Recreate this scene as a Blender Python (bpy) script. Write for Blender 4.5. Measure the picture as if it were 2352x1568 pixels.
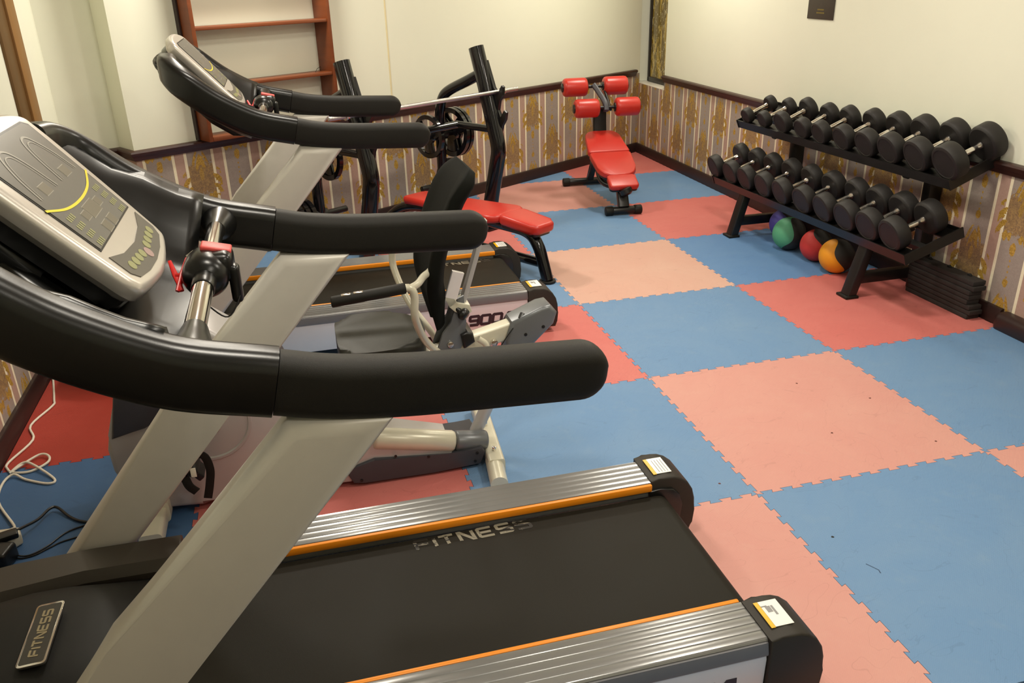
import bpy, bmesh, math, random
from mathutils import Vector, Matrix, Euler
random.seed(7)
for o in list(bpy.data.objects): bpy.data.objects.remove(o)
sc = bpy.context.scene
COL = sc.collection
PI = math.pi
# ------------------------------------------------------------------ camera
yaw, pitch, roll, fpx = 0.249534268, -0.418057005, -0.0256681119, 1923.69915
cy, sy, cp, sp = math.cos(yaw), math.sin(yaw), math.cos(pitch), math.sin(pitch)
f_ = Vector((sy*cp, cy*cp, sp)); r_ = Vector((cy, -sy, 0)); u_ = r_.cross(f_)
r2 = r_*math.cos(roll) + u_*math.sin(roll); u2 = -r_*math.sin(roll) + u_*math.cos(roll)
cam = bpy.data.cameras.new('camera'); camo = bpy.data.objects.new('camera', cam); COL.objects.link(camo)
M = Matrix((r2, u2, -f_)).transposed().to_4x4(); M.translation = Vector((-2.49567918, -5.27920233, 1.78392536))
camo.matrix_world = M
cam.sensor_width = 36; cam.lens = 36*fpx/2352; cam.clip_start = 0.05
sc.camera = camo
# ------------------------------------------------------------------ world, lights, exposure
sc.view_settings.view_transform = 'Standard'; sc.view_settings.look = 'None'
sc.view_settings.gamma = 1; sc.view_settings.exposure = 0.0; sc.view_settings.use_curve_mapping = False
w = bpy.data.worlds.new('world'); sc.world = w; w.use_nodes = True
w.node_tree.nodes['Background'].inputs[0].default_value = (1, .93, .8, 1); w.node_tree.nodes['Background'].inputs[1].default_value = .2
CEIL = 2.75
def lamp(x, y, e, s=.32, col=(1, .93, .80)):
    l = bpy.data.lights.new('ceiling_lamp', 'AREA'); l.shape = 'SQUARE'; l.size = s; l.energy = e; l.color = col
    o = bpy.data.objects.new('ceiling_lamp', l); COL.objects.link(o); o.location = (x, y, CEIL-.012)
for x, y, e in [(-2.5, .2, 44), (.35, 1.2, 33), (-2.2, -1.5, 20), (-.45, -1.5, 33), (-2.3, -3.7, 20), (-.5, -3.7, 27), (-1.4, -5.4, 22)]:
    lamp(x, y, e)
# ------------------------------------------------------------------ node helpers
class V:
    """a value socket with arithmetic"""
    def __init__(s, nt, k): s.nt = nt; s.k = k
    def op(s, o, *a, clamp=False):
        n = s.nt.nodes.new('ShaderNodeMath'); n.operation = o; n.use_clamp = clamp
        for i, q in enumerate((s,)+a):
            if isinstance(q, V): s.nt.links.new(q.k, n.inputs[i])
            else: n.inputs[i].default_value = q
        return V(s.nt, n.outputs[0])
    def __add__(s, o): return s.op('ADD', o)
    def __sub__(s, o): return s.op('SUBTRACT', o)
    def __mul__(s, o): return s.op('MULTIPLY', o)
    def __truediv__(s, o): return s.op('DIVIDE', o)
    def frac(s): return s.op('FRACT')
    def floor(s): return s.op('FLOOR')
    def abs(s): return s.op('ABSOLUTE')
    def gt(s, o): return s.op('GREATER_THAN', o)
    def lt(s, o): return s.op('LESS_THAN', o)
    def sin(s): return s.op('SINE')
    def mx(s, o): return s.op('MAXIMUM', o)
    def mn(s, o): return s.op('MINIMUM', o)
    def clamp(s): return s.op('ADD', 0.0, clamp=True)
    def soft(s, e): return s.op('DIVIDE', e, clamp=True)
def newmat(name):
    m = bpy.data.materials.new(name); m.use_nodes = True
    return m, m.node_tree, m.node_tree.nodes['Principled BSDF']
def coords(nt, kind='Object', obj=None):
    c = nt.nodes.new('ShaderNodeTexCoord'); s = nt.nodes.new('ShaderNodeSeparateXYZ'); nt.links.new(c.outputs[kind], s.inputs[0])
    return c.outputs[kind], [V(nt, s.outputs[i]) for i in range(3)]
def noise(nt, vec, scale, detail=3, rough=.5, dist=0.0, scl3=None):
    if scl3:
        mp = nt.nodes.new('ShaderNodeMapping'); mp.inputs['Scale'].default_value = scl3; nt.links.new(vec, mp.inputs[0]); vec = mp.outputs[0]
    n = nt.nodes.new('ShaderNodeTexNoise'); n.inputs['Scale'].default_value = scale; n.inputs['Detail'].default_value = detail
    n.inputs['Roughness'].default_value = rough; n.inputs['Distortion'].default_value = dist; nt.links.new(vec, n.inputs['Vector'])
    return V(nt, n.outputs[0])
def mix(nt, fac, a, b):
    n = nt.nodes.new('ShaderNodeMix'); n.data_type = 'RGBA'
    for i, q in ((0, fac), (6, a), (7, b)):
        if isinstance(q, V): nt.links.new(q.k, n.inputs[i])
        elif hasattr(q, 'is_linked'): nt.links.new(q, n.inputs[i])
        elif i == 0: n.inputs[0].default_value = q
        else: n.inputs[i].default_value = (*q, 1) if len(q) == 3 else q
    return n.outputs[2]
def bump(nt, bs, h, strength, dist=.002):
    b = nt.nodes.new('ShaderNodeBump'); b.inputs['Strength'].default_value = strength; b.inputs['Distance'].default_value = dist
    nt.links.new(h.k, b.inputs['Height']); nt.links.new(b.outputs[0], bs.inputs['Normal'])
def lin(r, g, b):
    f = lambda c: (c/255/12.92) if c/255 <= .04045 else ((c/255+.055)/1.055)**2.4
    return (f(r), f(g), f(b))
def simple(name, col, rough=.5, metal=0., var=.06, nscale=25, bmp=0., bscale=400, coat=0., spec=None, emit=None):
    m, nt, b = newmat(name)
    vec, _ = coords(nt)
    n = noise(nt, vec, nscale, 3)
    c = mix(nt, n, tuple(max(0, x*(1-var)) for x in col), tuple(min(1, x*(1+var)) for x in col))
    nt.links.new(c, b.inputs['Base Color']); b.inputs['Metallic'].default_value = metal
    b.inputs['Roughness'].default_value = rough
    if coat: b.inputs['Coat Weight'].default_value = coat; b.inputs['Coat Roughness'].default_value = .08
    if spec is not None: b.inputs['Specular IOR Level'].default_value = spec
    if bmp: bump(nt, b, noise(nt, vec, bscale, 2), bmp)
    if emit: b.inputs['Emission Color'].default_value = (*col, 1); b.inputs['Emission Strength'].default_value = emit
    return m
BLACKPL = simple('black_plastic', (.0065, .0065, .006), .28, 0, .15, 30, .05, 900, spec=.4)
DKBROWN = simple('dark_textured_plastic', (.024, .020, .015), .5, 0, .1, 30, .25, 1200, spec=.35)
RUBBER = simple('grip_foam', (.0095, .0085, .0060), .52, 0, .15, 30, .3, 1100, spec=.30)
SILVER = simple('silver_paint', (.58, .555, .50), .42, .2, .04, 20, .12, 1800)
CONSOLE = simple('champagne_silver_plastic', (.60, .56, .50), .30, .45, .03, 20, .05, 1500)
ALU = simple('brushed_aluminium', (.22, .22, .215), .20, .35, .03, 20, .02, 900)
ALUDK = simple('dark_grey_strip', (.17, .17, .18), .45, .3, .04)
ORANGE = simple('orange_trim', lin(235, 140, 20), .4, 0, .03)
WPANEL = simple('white_metallic_panel', (.68, .68, .72), .38, .25, .03, 12, .05, 1500)
CHROME = simple('chrome', (.75, .72, .68), .12, 1, .03)
STEELBAR = simple('knurled_steel', (.62, .60, .60), .25, 1, .08, 60, .3, 1800)
GLOSSBLK = simple('gloss_black_paint', (.005, .005, .006), .14, 0, .1, coat=.15)
SATBLK = simple('satin_black_steel', (.007, .0065, .006), .34, 0, .15, 30, .08, 600)
REDVINYL = simple('red_vinyl', lin(188, 44, 34), .34, 0, .05, 18, .12, 500)
REDPL = simple('red_plastic', lin(200, 30, 28), .35, 0, .03)
REDBTN = simple('worn_red_button', lin(205, 75, 70), .45, 0, .12, 60)
DISPLAY = simple('display_glass', (.135, .13, .115), .32, 0, .04, 6, coat=.08, spec=.3)
KEYPAD = simple('keypad_film', (.12, .11, .09), .4, 0, .04, spec=.3)
LCD = simple('lcd_window', (.155, .14, .105), .35, 0, .03, spec=.3)
LINES = simple('console_print', (.27, .255, .21), .4, 0, .03)
YELLOW = simple('yellow_print', lin(225, 205, 40), .4, 0, .03)
KEYPRINT = simple('key_print', (.27, .27, .12), .4, 0, .1, 300)
STICKW = simple('sticker_white', (.82, .82, .78), .25, 0, .03)
STICKY = simple('sticker_yellow', lin(225, 175, 20), .3, 0, .03)
STICKG = simple('sticker_print', (.25, .25, .25), .4, 0, .03)
BEIGEM = simple('ivory_painted_steel', (.66, .63, .50), .3, .15, .04, 20, .04, 900)
BIKESIL = simple('bike_silver_plastic', (.50, .48, .47), .38, .3, .03, 20, .05, 1500)
BIKEDK = simple('bike_dark_plastic', (.055, .055, .065), .42, .1, .06, 20, .15, 1100)
BIKEGR = simple('bike_grey_paint', (.17, .18, .19), .35, .35, .04)
SEATBLK = simple('black_seat_vinyl', (.020, .020, .015), .45, 0, .3, 14, .2, 700, spec=.4)
SEATMESH = simple('black_seat_foam', (.0055, .0060, .0042), .75, 0, .2, 20, .3, 1300, spec=.12)
WOOD = None
WHITEPL = simple('white_plastic', (.70, .64, .50), .4, 0, .03)
CABLEW = simple('white_cable', (.80, .74, .62), .4, 0, .03)
AMBER = simple('amber_plastic', lin(150, 72, 20), .2, 0, .2, 60)
DBRUB = simple('dumbbell_rubber', (.017, .015, .014), .5, 0, .2, 18, .3, 900, spec=.35)
MATRUB = simple('recycled_black_rubber', (.022, .018, .016), .75, 0, .3, 120, .6, 700)
# ------------------------------------------------------------------ mesh helpers
def newbm(): return bmesh.new()
def mk(name, bm, mat, parent=None, smooth=35, loc=None):
    bmesh.ops.recalc_face_normals(bm, faces=bm.faces)
    me = bpy.data.meshes.new(name); bm.to_mesh(me); bm.free()
    for m in (mat if isinstance(mat, (list, tuple)) else [mat]): me.materials.append(m)
    if smooth:
        me.polygons.foreach_set('use_smooth', [True]*len(me.polygons)); me.set_sharp_from_angle(angle=math.radians(smooth))
    o = bpy.data.objects.new(name, me); COL.objects.link(o)
    if parent is not None: o.parent = parent
    if loc: o.location = loc
    return o
def thing(name, label, cat, loc=(0, 0, 0), rotz=0, group=None):
    o = bpy.data.objects.new(name, None); COL.objects.link(o); o.location = loc; o.rotation_euler = (0, 0, rotz)
    o.empty_display_size = .1; o['label'] = label; o['category'] = cat
    if group: o['group'] = group
    return o
def tag(o, label, cat, group=None):
    o['label'] = label; o['category'] = cat
    if group: o['group'] = group
    return o
def struct(o): o['kind'] = 'structure'; return o
def copy_tree(o, parent=None):
    c = o.copy(); COL.objects.link(c)
    if parent is not None: c.parent = parent
    for ch in [x for x in bpy.data.objects if x.parent == o]: copy_tree(ch, c)
    return c
def basis(d, up=Vector((0, 0, 1))):
    d = Vector(d).normalized()
    if abs(d.dot(up)) > .98: up = Vector((0, 1, 0)) if abs(d.y) < .9 else Vector((1, 0, 0))
    s = d.cross(up).normalized(); return d, s, s.cross(d)
def addbox(bm, c, s, rot=None, bev=0., seg=2):
    g = bmesh.ops.create_cube(bm, size=1); vs = g['verts']
    bmesh.ops.scale(bm, vec=s, verts=vs)
    if bev:
        es = list({e for v in vs for e in v.link_edges})
        r = bmesh.ops.bevel(bm, geom=es, offset=bev, segments=seg, profile=.5, affect='EDGES'); vs = list({v for f in r['faces'] for v in f.verts} | {v for v in vs if v.is_valid})
    if rot is not None: bmesh.ops.rotate(bm, cent=(0, 0, 0), matrix=rot, verts=vs)
    bmesh.ops.translate(bm, vec=c, verts=vs)
    return vs
def addprism(bm, poly, fn, a0, a1, bev=0., seg=2):
    """poly: list of 2D points; fn(p, a) -> 3D point; extruded a0..a1"""
    A = [bm.verts.new(fn(q, a0)) for q in poly]; B = [bm.verts.new(fn(q, a1)) for q in poly]
    n = len(poly)
    fa = bm.faces.new(A); fb = bm.faces.new(B[::-1]); fs = []
    for i in range(n): fs.append(bm.faces.new((A[i], B[i], B[(i+1) % n], A[(i+1) % n])))
    if bev:
        es = list(fa.edges)+list(fb.edges)
        bmesh.ops.bevel(bm, geom=es, offset=bev, segments=seg, profile=.5, affect='EDGES')
def spline(pts, n=6, closed=False):
    P = [Vector(q) for q in pts]; out = []
    m = len(P)
    rng = range(m) if closed else range(m-1)
    for i in rng:
        p0 = P[(i-1) % m] if (closed or i > 0) else P[0]*2-P[1]
        p1 = P[i]; p2 = P[(i+1) % m]
        p3 = P[(i+2) % m] if (closed or i+2 < m) else P[-1]*2-P[-2]
        for k in range(n):
            t = k/n
            out.append(.5*((2*p1)+(p2-p0)*t+(2*p0-5*p1+4*p2-p3)*t*t+(3*p1-p0-3*p2+p3)*t**3))
    if not closed: out.append(P[-1])
    return out
def sweep(bm, path, section, up=(0, 0, 1), scales=None, caps=True, closed=False):
    """section points (side, up) carried along path with a fixed up hint"""
    P = [Vector(q) for q in path]; up = Vector(up); rings = []; n = len(P); ns = len(section)
    for i, q in enumerate(P):
        d = (P[(i+1) % n]-P[i-1]) if closed else (P[min(i+1, n-1)]-P[max(i-1, 0)])
        d.normalize()
        s = d.cross(up)
        if s.length < 1e-4: s = d.cross(Vector((.01, 1, 0)))
        s.normalize(); u = s.cross(d)
        k = scales[i] if scales else 1
        kx, ky = k if isinstance(k, tuple) else (k, k)
        rings.append([bm.verts.new(q+s*a*kx+u*b*ky) for a, b in section])
    m = n if closed else n-1
    for i in range(m):
        A = rings[i]; B = rings[(i+1) % n]
        for j in range(ns): bm.faces.new((A[j], A[(j+1) % ns], B[(j+1) % ns], B[j]))
    if caps and not closed:
        bm.faces.new(rings[0][::-1]); bm.faces.new(rings[-1])
def circ(r, n=14, sx=1): return [(r*sx*math.cos(2*PI*k/n), r*math.sin(2*PI*k/n)) for k in range(n)]
def rrect(w, h, r, seg=4):
    out = []
    for cx, cy2, a0 in ((w/2-r, h/2-r, 0), (-w/2+r, h/2-r, PI/2), (-w/2+r, -h/2+r, PI), (w/2-r, -h/2+r, 3*PI/2)):
        for k in range(seg+1):
            a = a0+PI/2*k/seg; out.append((cx+r*math.cos(a), cy2+r*math.sin(a)))
    return out
def tube(bm, pts, r, n=14, sm=0, up=(0, 0, 1), closed=False):
    P = spline(pts, sm, closed) if sm else [Vector(q) for q in pts]
    # parallel transport frames
    rings = []; N = len(P); prev = None
    for i, q in enumerate(P):
        d = (P[(i+1) % N]-P[i-1]) if closed else (P[min(i+1, N-1)]-P[max(i-1, 0)])
        d.normalize()
        if prev is None: _, s, u = basis(d)
        else:
            s = prev-d*prev.dot(d); s.normalize(); u = s.cross(d)
        prev = s
        rr = r(i/(N-1)) if callable(r) else r
        rings.append([bm.verts.new(q+s*rr*math.cos(2*PI*k/n)+u*rr*math.sin(2*PI*k/n)) for k in range(n)])
    for i in range(N if closed else N-1):
        A = rings[i]; B = rings[(i+1) % N]
        for j in range(n): bm.faces.new((A[j], A[(j+1) % n], B[(j+1) % n], B[j]))
    if not closed: bm.faces.new(rings[0][::-1]); bm.faces.new(rings[-1])
def lathe(bm, p0, p1, prof, n=28):
    """prof: (t along axis in m from p0, radius)"""
    p0 = Vector(p0); d, s, u = basis(Vector(p1)-p0); rings = []
    for t, r in prof:
        rings.append([bm.verts.new(p0+d*t+s*r*math.cos(2*PI*k/n)+u*r*math.sin(2*PI*k/n)) for k in range(n)])
    for A, B in zip(rings[:-1], rings[1:]):
        for j in range(n): bm.faces.new((A[j], A[(j+1) % n], B[(j+1) % n], B[j]))
    bm.faces.new(rings[0][::-1]); bm.faces.new(rings[-1])
def cylr(bm, p0, p1, r, bev=.004, n=24):
    L = (Vector(p1)-Vector(p0)).length
    lathe(bm, p0, p1, [(0, r-bev), (bev*.3, r-bev*.3), (bev, r), (L-bev, r), (L-bev*.3, r-bev*.3), (L, r-bev)], n)
def text_obj(name, s, size, mat, parent, mw, bold=0.0, ext=.0006, shear=0, spacing=1.0, sx=1.0):
    c = bpy.data.curves.new(name, 'FONT'); c.body = s; c.size = size; c.extrude = ext; c.offset = bold; c.shear = shear; c.space_character = spacing
    c.align_x = 'CENTER'; c.align_y = 'CENTER'
    t = bpy.data.objects.new(name, c); COL.objects.link(t)
    bpy.context.view_layer.update()
    me = bpy.data.meshes.new_from_object(t.evaluated_get(bpy.context.evaluated_depsgraph_get()))
    bpy.data.objects.remove(t)
    me.name = name; me.materials.clear(); me.materials.append(mat)
    o = bpy.data.objects.new(name, me); COL.objects.link(o); o.parent = parent
    me.transform(Matrix.Diagonal((sx, 1, 1, 1))); me.transform(mw)
    return o
GLYPH = {
 '-': [[(0.15, .5), (.85, .5)]],
 '9': [[(1, .5), (.08, .5), (0, .58), (0, .92), (.08, 1), (.92, 1), (1, .92), (1, .08), (.92, 0), (.06, 0)]],
 '0': [[(.5, 1), (.92, 1), (1, .92), (1, .08), (.92, 0), (.08, 0), (0, .08), (0, .92), (.08, 1), (.5, 1)]],
 'A': [[(-.08, 0), (.42, 1), (.80, 1), (.98, 0)], [(.18, .34), (.92, .34)]],
 'F': [[(.05, 0), (.05, .92), (.12, 1), (1, 1)], [(.05, .5), (.9, .5)]],
 'I': [[(.0, 0), (.0, 1)]],
 'T': [[(0, 1), (1, 1)], [(.5, 0), (.5, 1)]],
 'N': [[(.03, 0), (.03, 1), (.14, 1), (.86, 0), (.97, 0), (.97, 1)]],
 'E': [[(1, 1), (.10, 1), (.02, .92), (.02, .08), (.10, 0), (1, 0)], [(.05, .5), (.9, .5)]],
 'S': [[(.98, 1), (.10, 1), (.02, .92), (.02, .58), (.10, .5), (.90, .5), (.98, .42), (.98, .08), (.90, 0), (.02, 0)]]}
def strokes(name, txt, h, wid, gap, th, mat, parent, m, shear=0.0, ext=.0006):
    """square sports lettering: each stroke a thin raised strip"""
    adv = [(.0 if c == 'I' else wid*(.6 if c == '-' else 1)) for c in txt]
    total = sum(adv)+gap*(len(txt)-1); x = -total/2; bm = newbm()
    for c, a in zip(txt, adv):
        for pl in GLYPH[c]:
            P = [Vector((x+q[0]*a, (q[1]-.5)*(h-th))) for q in pl]; P = [Vector((q.x+q.y*shear, q.y)) for q in P]; n = len(P); Lf, Rt = [], []
            for i in range(n):
                d0 = (P[i]-P[i-1]).normalized() if i else (P[1]-P[0]).normalized(); d1 = (P[i+1]-P[i]).normalized() if i < n-1 else d0
                n0 = Vector((-d0.y, d0.x)); n1 = Vector((-d1.y, d1.x)); k = (n0+n1)/max(.5, 1+n0.dot(n1)); Lf.append(P[i]+k*th/2); Rt.append(P[i]-k*th/2)
            for i in range(n-1):
                lo = [bm.verts.new(m @ Vector((q.x, q.y, 0))) for q in (Rt[i], Rt[i+1], Lf[i+1], Lf[i])]; hi = [bm.verts.new(m @ Vector((q.x, q.y, ext))) for q in (Rt[i], Rt[i+1], Lf[i+1], Lf[i])]
                bm.faces.new(hi); 
                for j in range(4): bm.faces.new((lo[j], lo[(j+1) % 4], hi[(j+1) % 4], hi[j]))
        x += a+gap
    bmesh.ops.remove_doubles(bm, verts=bm.verts, dist=1e-5)
    return mk(name, bm, mat, parent, 0)
def frame_m(origin, xd, yd):
    x = Vector(xd).normalized(); y = Vector(yd); y = (y-x*y.dot(x)).normalized(); z = x.cross(y)
    m = Matrix((x, y, z)).transposed().to_4x4(); m.translation = Vector(origin); return m
# ------------------------------------------------------------------ wall frame (the slanted back wall)
CX, CY = .984, 2.972                       # the room corner behind the sit-up bench
TV = Vector((.852, .5235, 0)).normalized(); NV = Vector((-.5235, .852, 0)).normalized()
def W(s, off, z): return Vector((CX, CY, 0))+TV*s+NV*off+Vector((0, 0, z))
# ------------------------------------------------------------------ setting materials
def plaster(name, col):
    m, nt, b = newmat(name); vec, _ = coords(nt)
    n1 = noise(nt, vec, 1.3, 4, .6); n2 = noise(nt, vec, 60, 3)
    c = mix(nt, n1, tuple(x*.94 for x in col), tuple(min(1, x*1.03) for x in col))
    nt.links.new(c, b.inputs['Base Color']); b.inputs['Roughness'].default_value = .6
    bump(nt, b, n2, .12, .002); return m
PLASTER = plaster('cream_plaster', (.81, .82, .68))
CEILM = plaster('ceiling_paint', (.85, .80, .66))
def woodmat(name, a, b_, rough=.4, scl=(3, 3, 40)):
    m, nt, b = newmat(name); vec, _ = coords(nt)
    n = noise(nt, vec, 1.2, 5, .6, .4, scl3=scl)
    nt.links.new(mix(nt, n, a, b_), b.inputs['Base Color']); b.inputs['Roughness'].default_value = rough; return m
DARKTRIM = woodmat('dark_stained_trim', lin(38, 20, 18), lin(78, 48, 40), .38, (8, 8, 30))
BASEW = woodmat('dark_baseboard', lin(30, 16, 14), lin(52, 30, 26), .45, (6, 6, 30))
SHELFW = woodmat('reddish_wood', lin(98, 46, 20), lin(134, 70, 32), .4, (3, 3, 20))
DOORW = woodmat('brown_wood', lin(120, 84, 38), lin(152, 108, 55), .45, (10, 10, 3))
DOORW2 = woodmat('brown_wood_edge', lin(84, 58, 22), lin(110, 78, 36), .5, (10, 10, 3))
def wallpaper():
    m, nt, b = newmat('striped_damask_wallpaper')
    vec, (u, v, _) = coords(nt, 'UV')
    P, VP = .266, .60
    q = u/P; idx = q.floor(); par = (idx*.5).frac()*2                                    # 1 on odd cells
    c = (q.frac()-.5)*P; ac = c.abs()
    t = ((v-.25+(par*-1+1)*.30)/VP).frac()*VP                                            # crest centre at t = .45
    rag = noise(nt, vec, 38, 3, .6, 1.2)-.5
    cell = noise(nt, vec, 70, 4, .7); crackle = noise(nt, vec, 55, 5, .7, 1.8); broad = noise(nt, vec, 7, 2)
    grey = mix(nt, crackle, lin(132, 120, 112), lin(176, 164, 154))
    brown = mix(nt, ((crackle-.4)*3.0).clamp(), lin(122, 92, 56), lin(190, 152, 80))
    pink = mix(nt, cell, lin(164, 134, 120), lin(188, 158, 144))
    cream = mix(nt, cell, lin(230, 218, 184), lin(246, 238, 212))
    pk = ac.gt(.094); line = (ac-.0925).abs().lt(.0092)
    blk = (t-.33+rag*.16).abs().lt(.100)*(ac+rag*.03).lt(.086)
    col = mix(nt, pk, grey, pink)
    col = mix(nt, blk*.8, col, brown)
    col = mix(nt, line, col, cream)
    # wings straddling the cream lines
    dw = ac-.112; tw = t-.300
    ew = (dw/.036)*(dw/.036)+(tw/.085)*(tw/.085)
    cur = (tw*85+dw*95+rag*5).sin()
    gw = ((ew*-1+1.0)+cur*.60+rag*2.0).gt(.40)
    dh = ac-.062; th = t-.215; eh = (dh/.045)*(dh/.045)+(th/.030)*(th/.030)
    gh = ((eh*-1+1.0)+(dh*170).sin()*.35+rag*1.4).gt(.42)
    # crest
    tc = t-.45; ec = (c/.052)*(c/.052)+(tc/.062)*(tc/.062)
    gc = ((ec*-1+1.0)+(ac*170+tc*70+rag*5).sin()*.55+rag*2.2).gt(.30)
    tn = t-.365; en = (c/.018)*(c/.018)+(tn/.05)*(tn/.05); gn = ((en*-1+1)+rag*1.3).gt(.35)*.6
    # pendant, beads, small drop
    tp = t-.155; ep = (c/.022)*(c/.022)+(tp/.042)*(tp/.042); gp = ((ep*-1+1)+rag*1.4).gt(.25)
    td = t-.575; ed = (c/.020)*(c/.020)+(td/.026)*(td/.026); gd = ((ed*-1+1)+rag*1.2).gt(.25)
    bt = ((v/.030).frac()-.5)*.030; bead = (c*c*1.6+bt*bt).lt(.000040)*(t-.055).abs().lt(.055)
    g = gw.mx(gh).mx(gc).mx(gp).mx(gd).mx(bead).mx(gn)
    gold_n = noise(nt, vec, 120, 3, .65, 1.4)
    gold = mix(nt, ((gold_n-.35)*2.6).clamp(), lin(150, 112, 38), lin(228, 192, 98))
    col = mix(nt, g, col, gold)
    nt.links.new(col, b.inputs['Base Color'])
    b.inputs['Roughness'].default_value = .42
    nt.links.new((g*.25).k, b.inputs['Metallic'])
    bump(nt, b, g+crackle*.3, .25, .0015)
    return m
WPAPER = wallpaper()
# walls are slabs with UVs in metres along the wall
def uvwall(name, a, b_, z0, z1, mat, n, th=.10, u0=0.0):
    """vertical slab from a to b (2D, face side), thickness th away along n"""
    a = Vector((*a, 0)); b_ = Vector((*b_, 0)); n = Vector((*n, 0)).normalized()*th
    bm = newbm(); L = (b_-a).length; uvl = bm.loops.layers.uv.new('UVMap')
    c = [(a, z0, u0), (b_, z0, u0+L), (b_, z1, u0+L), (a, z1, u0)]
    F = [bm.verts.new(q+Vector((0, 0, z))) for q, z, _ in c]; B = [bm.verts.new(q+n+Vector((0, 0, z))) for q, z, _ in c]
    uvs = {v: (cc[2], cc[1]) for v, cc in zip(F+B, c+c)}
    bm.faces.new(F); bm.faces.new(B[::-1])
    for i in range(4): bm.faces.new((F[i], B[i], B[(i+1) % 4], F[(i+1) % 4]))
    for fc in bm.faces:
        for lp in fc.loops: lp[uvl].uv = uvs[lp.vert]
    return mk(name, bm, mat, None, 0)
RZ = .79                                   # top of the wallpaper, under the chair rail
LX, BY = -3.80, -6.6                       # left wall, wall behind the viewer
p2 = lambda s, off: tuple(W(s, off, 0)[:2])
n2 = (NV.x, NV.y)
SJ = -5.17                                 # where the back wall steps back
# back wall
def wallpair(side, a, b_, n, th=.1, u0=0.0, zlo=-.02, ztop=CEIL):
    lo = struct(uvwall('wall_'+side, a, b_, zlo, RZ, WPAPER, n, th, u0)); hi = struct(uvwall('wall_'+side, a, b_, RZ, ztop, PLASTER, n, th, u0))
    return lo, hi
wallpair('back', p2(SJ, 0), p2(.05, 0), n2, .3, u0=-.004)
REC = .20
import itertools
sl = -5.75
wallpair('back', p2(sl, REC), p2(SJ+.001, REC), n2, .1, u0=.3)
wallpair('left', (LX, BY), (LX, .6), (-1, 0), .1)
wallpair('front', (LX-.1, BY), (1.2, BY), (0, -1), .1)
# right wall: full height up to the window niche, low part under the sill
NY0, NY1 = 2.38, CY
struct(uvwall('wall_right', (1.02, BY), (1.02, 3.05), -.02, .69, WPAPER, (1, 0), .30))
struct(uvwall('wall_right', (1.02, BY), (1.02, NY0), .69, RZ, WPAPER, (1, 0), .30))
struct(uvwall('wall_right', (1.02, BY), (1.02, NY0), RZ, CEIL, PLASTER, (1, 0), .30))
# niche sill, back, window
bm = newbm(); addbox(bm, (1.165, (NY0+3.1)/2, .6935), (.29, 3.1-NY0-.002, .007), bev=.002)
struct(mk('trim_1', bm, simple('white_sill', (.85, .80, .70), .35), None))
bm = newbm(); addbox(bm, (1.26, 3.075, (CEIL+.70)/2), (.10, .07, CEIL-.70)); struct(mk('wall_right', bm, PLASTER, None, 0))
bm = newbm(); addbox(bm, (1.17, 3.12, (CEIL+.70)/2), (.3, .05, CEIL-.70)); struct(mk('wall_back', bm, PLASTER, None, 0))
def curtain_mat():
    m, nt, b = newmat('gold_patterned_glass'); vec, (x, y, z) = coords(nt)
    n = noise(nt, vec, 8, 4, .6, 2.5, scl3=(1, 1, .35)); n3 = noise(nt, vec, 22, 3, .6, 3, scl3=(1, 1, .4))
    a = mix(nt, n.gt(.52), lin(120, 100, 40), lin(196, 168, 80)); c = mix(nt, n3.gt(.62), a, lin(250, 240, 190))
    nt.links.new(c, b.inputs['Base Color']); b.inputs['Roughness'].default_value = .15; b.inputs['Coat Weight'].default_value = .6
    return m
bm = newbm()
wy0, wy1, wx = 2.385, 3.045, 1.13
addbox(bm, (wx+.03, wy1-.010, 1.7), (.05, .035, 2.0), bev=.004); addbox(bm, (wx+.03, (wy0+wy1)/2, .725), (.05, wy1-wy0, .045), bev=.004)
wf = mk('window_1', bm, simple('black_window_frame', (.02, .015, .012), .35)); struct(wf)
bm = newbm(); addbox(bm, (wx+.03, (wy0+wy1)/2-.01, 1.72), (.012, wy1-wy0-.03, 1.97)); mk('window_glass', bm, curtain_mat(), wf)
# ceiling and floor
poly = [(LX-.1, BY-.1), (1.32, BY-.1), (1.32, 3.2), (.5, 3.2), (LX-.1, .6)]
bm = newbm(); addprism(bm, poly, lambda q, a: Vector((q[0], q[1], a)), CEIL, CEIL+.1); struct(mk('ceiling', bm, CEILM, None, 0))
bm = newbm(); addprism(bm, poly, lambda q, a: Vector((q[0], q[1], a)), -.10, -.02); struct(mk('floor', bm, simple('dark_subfloor', (.05, .03, .025), .6), None, 0))
# chair rail: moulded profile swept along the walls
def rail(name, pts, zc, prof, mat):
    bm = newbm()
    P = [Vector((*q, zc)) for q in pts]; n = len(P); rings = []
    for i, q in enumerate(P):
        d0 = (P[i]-P[i-1]).normalized() if i > 0 else None; d1 = (P[i+1]-P[i]).normalized() if i < n-1 else None
        if d0 is None: d0 = d1
        if d1 is None: d1 = d0
        s0 = Vector((d0.y, -d0.x, 0)); s1 = Vector((d1.y, -d1.x, 0)); s = (s0+s1); s = s/ max(.3, s.dot(s0))
        rings.append([bm.verts.new(q+s*a+Vector((0, 0, b_))) for a, b_ in prof])
    for A, B in zip(rings[:-1], rings[1:]):
        for j in range(len(prof)): bm.faces.new((A[j], A[(j+1) % len(prof)], B[(j+1) % len(prof)], B[j]))
    bm.faces.new(rings[0][::-1]); bm.faces.new(rings[-1])
    return struct(mk(name, bm, mat, None, 40))
RP = [(0, -.033), (.012, -.033), (.018, -.022), (.022, -.008), (.034, .004), (.038, .016), (.034, .026), (.020, .030), (0, .030)]
rail('trim_2', [p2(sl, REC), p2(SJ, REC), p2(SJ, 0), p2(-.03, 0)], .800, RP, DARKTRIM)
rail('trim_3', [(1.02, NY0-.004), (1.02, BY)], .800, RP, DARKTRIM)
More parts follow.
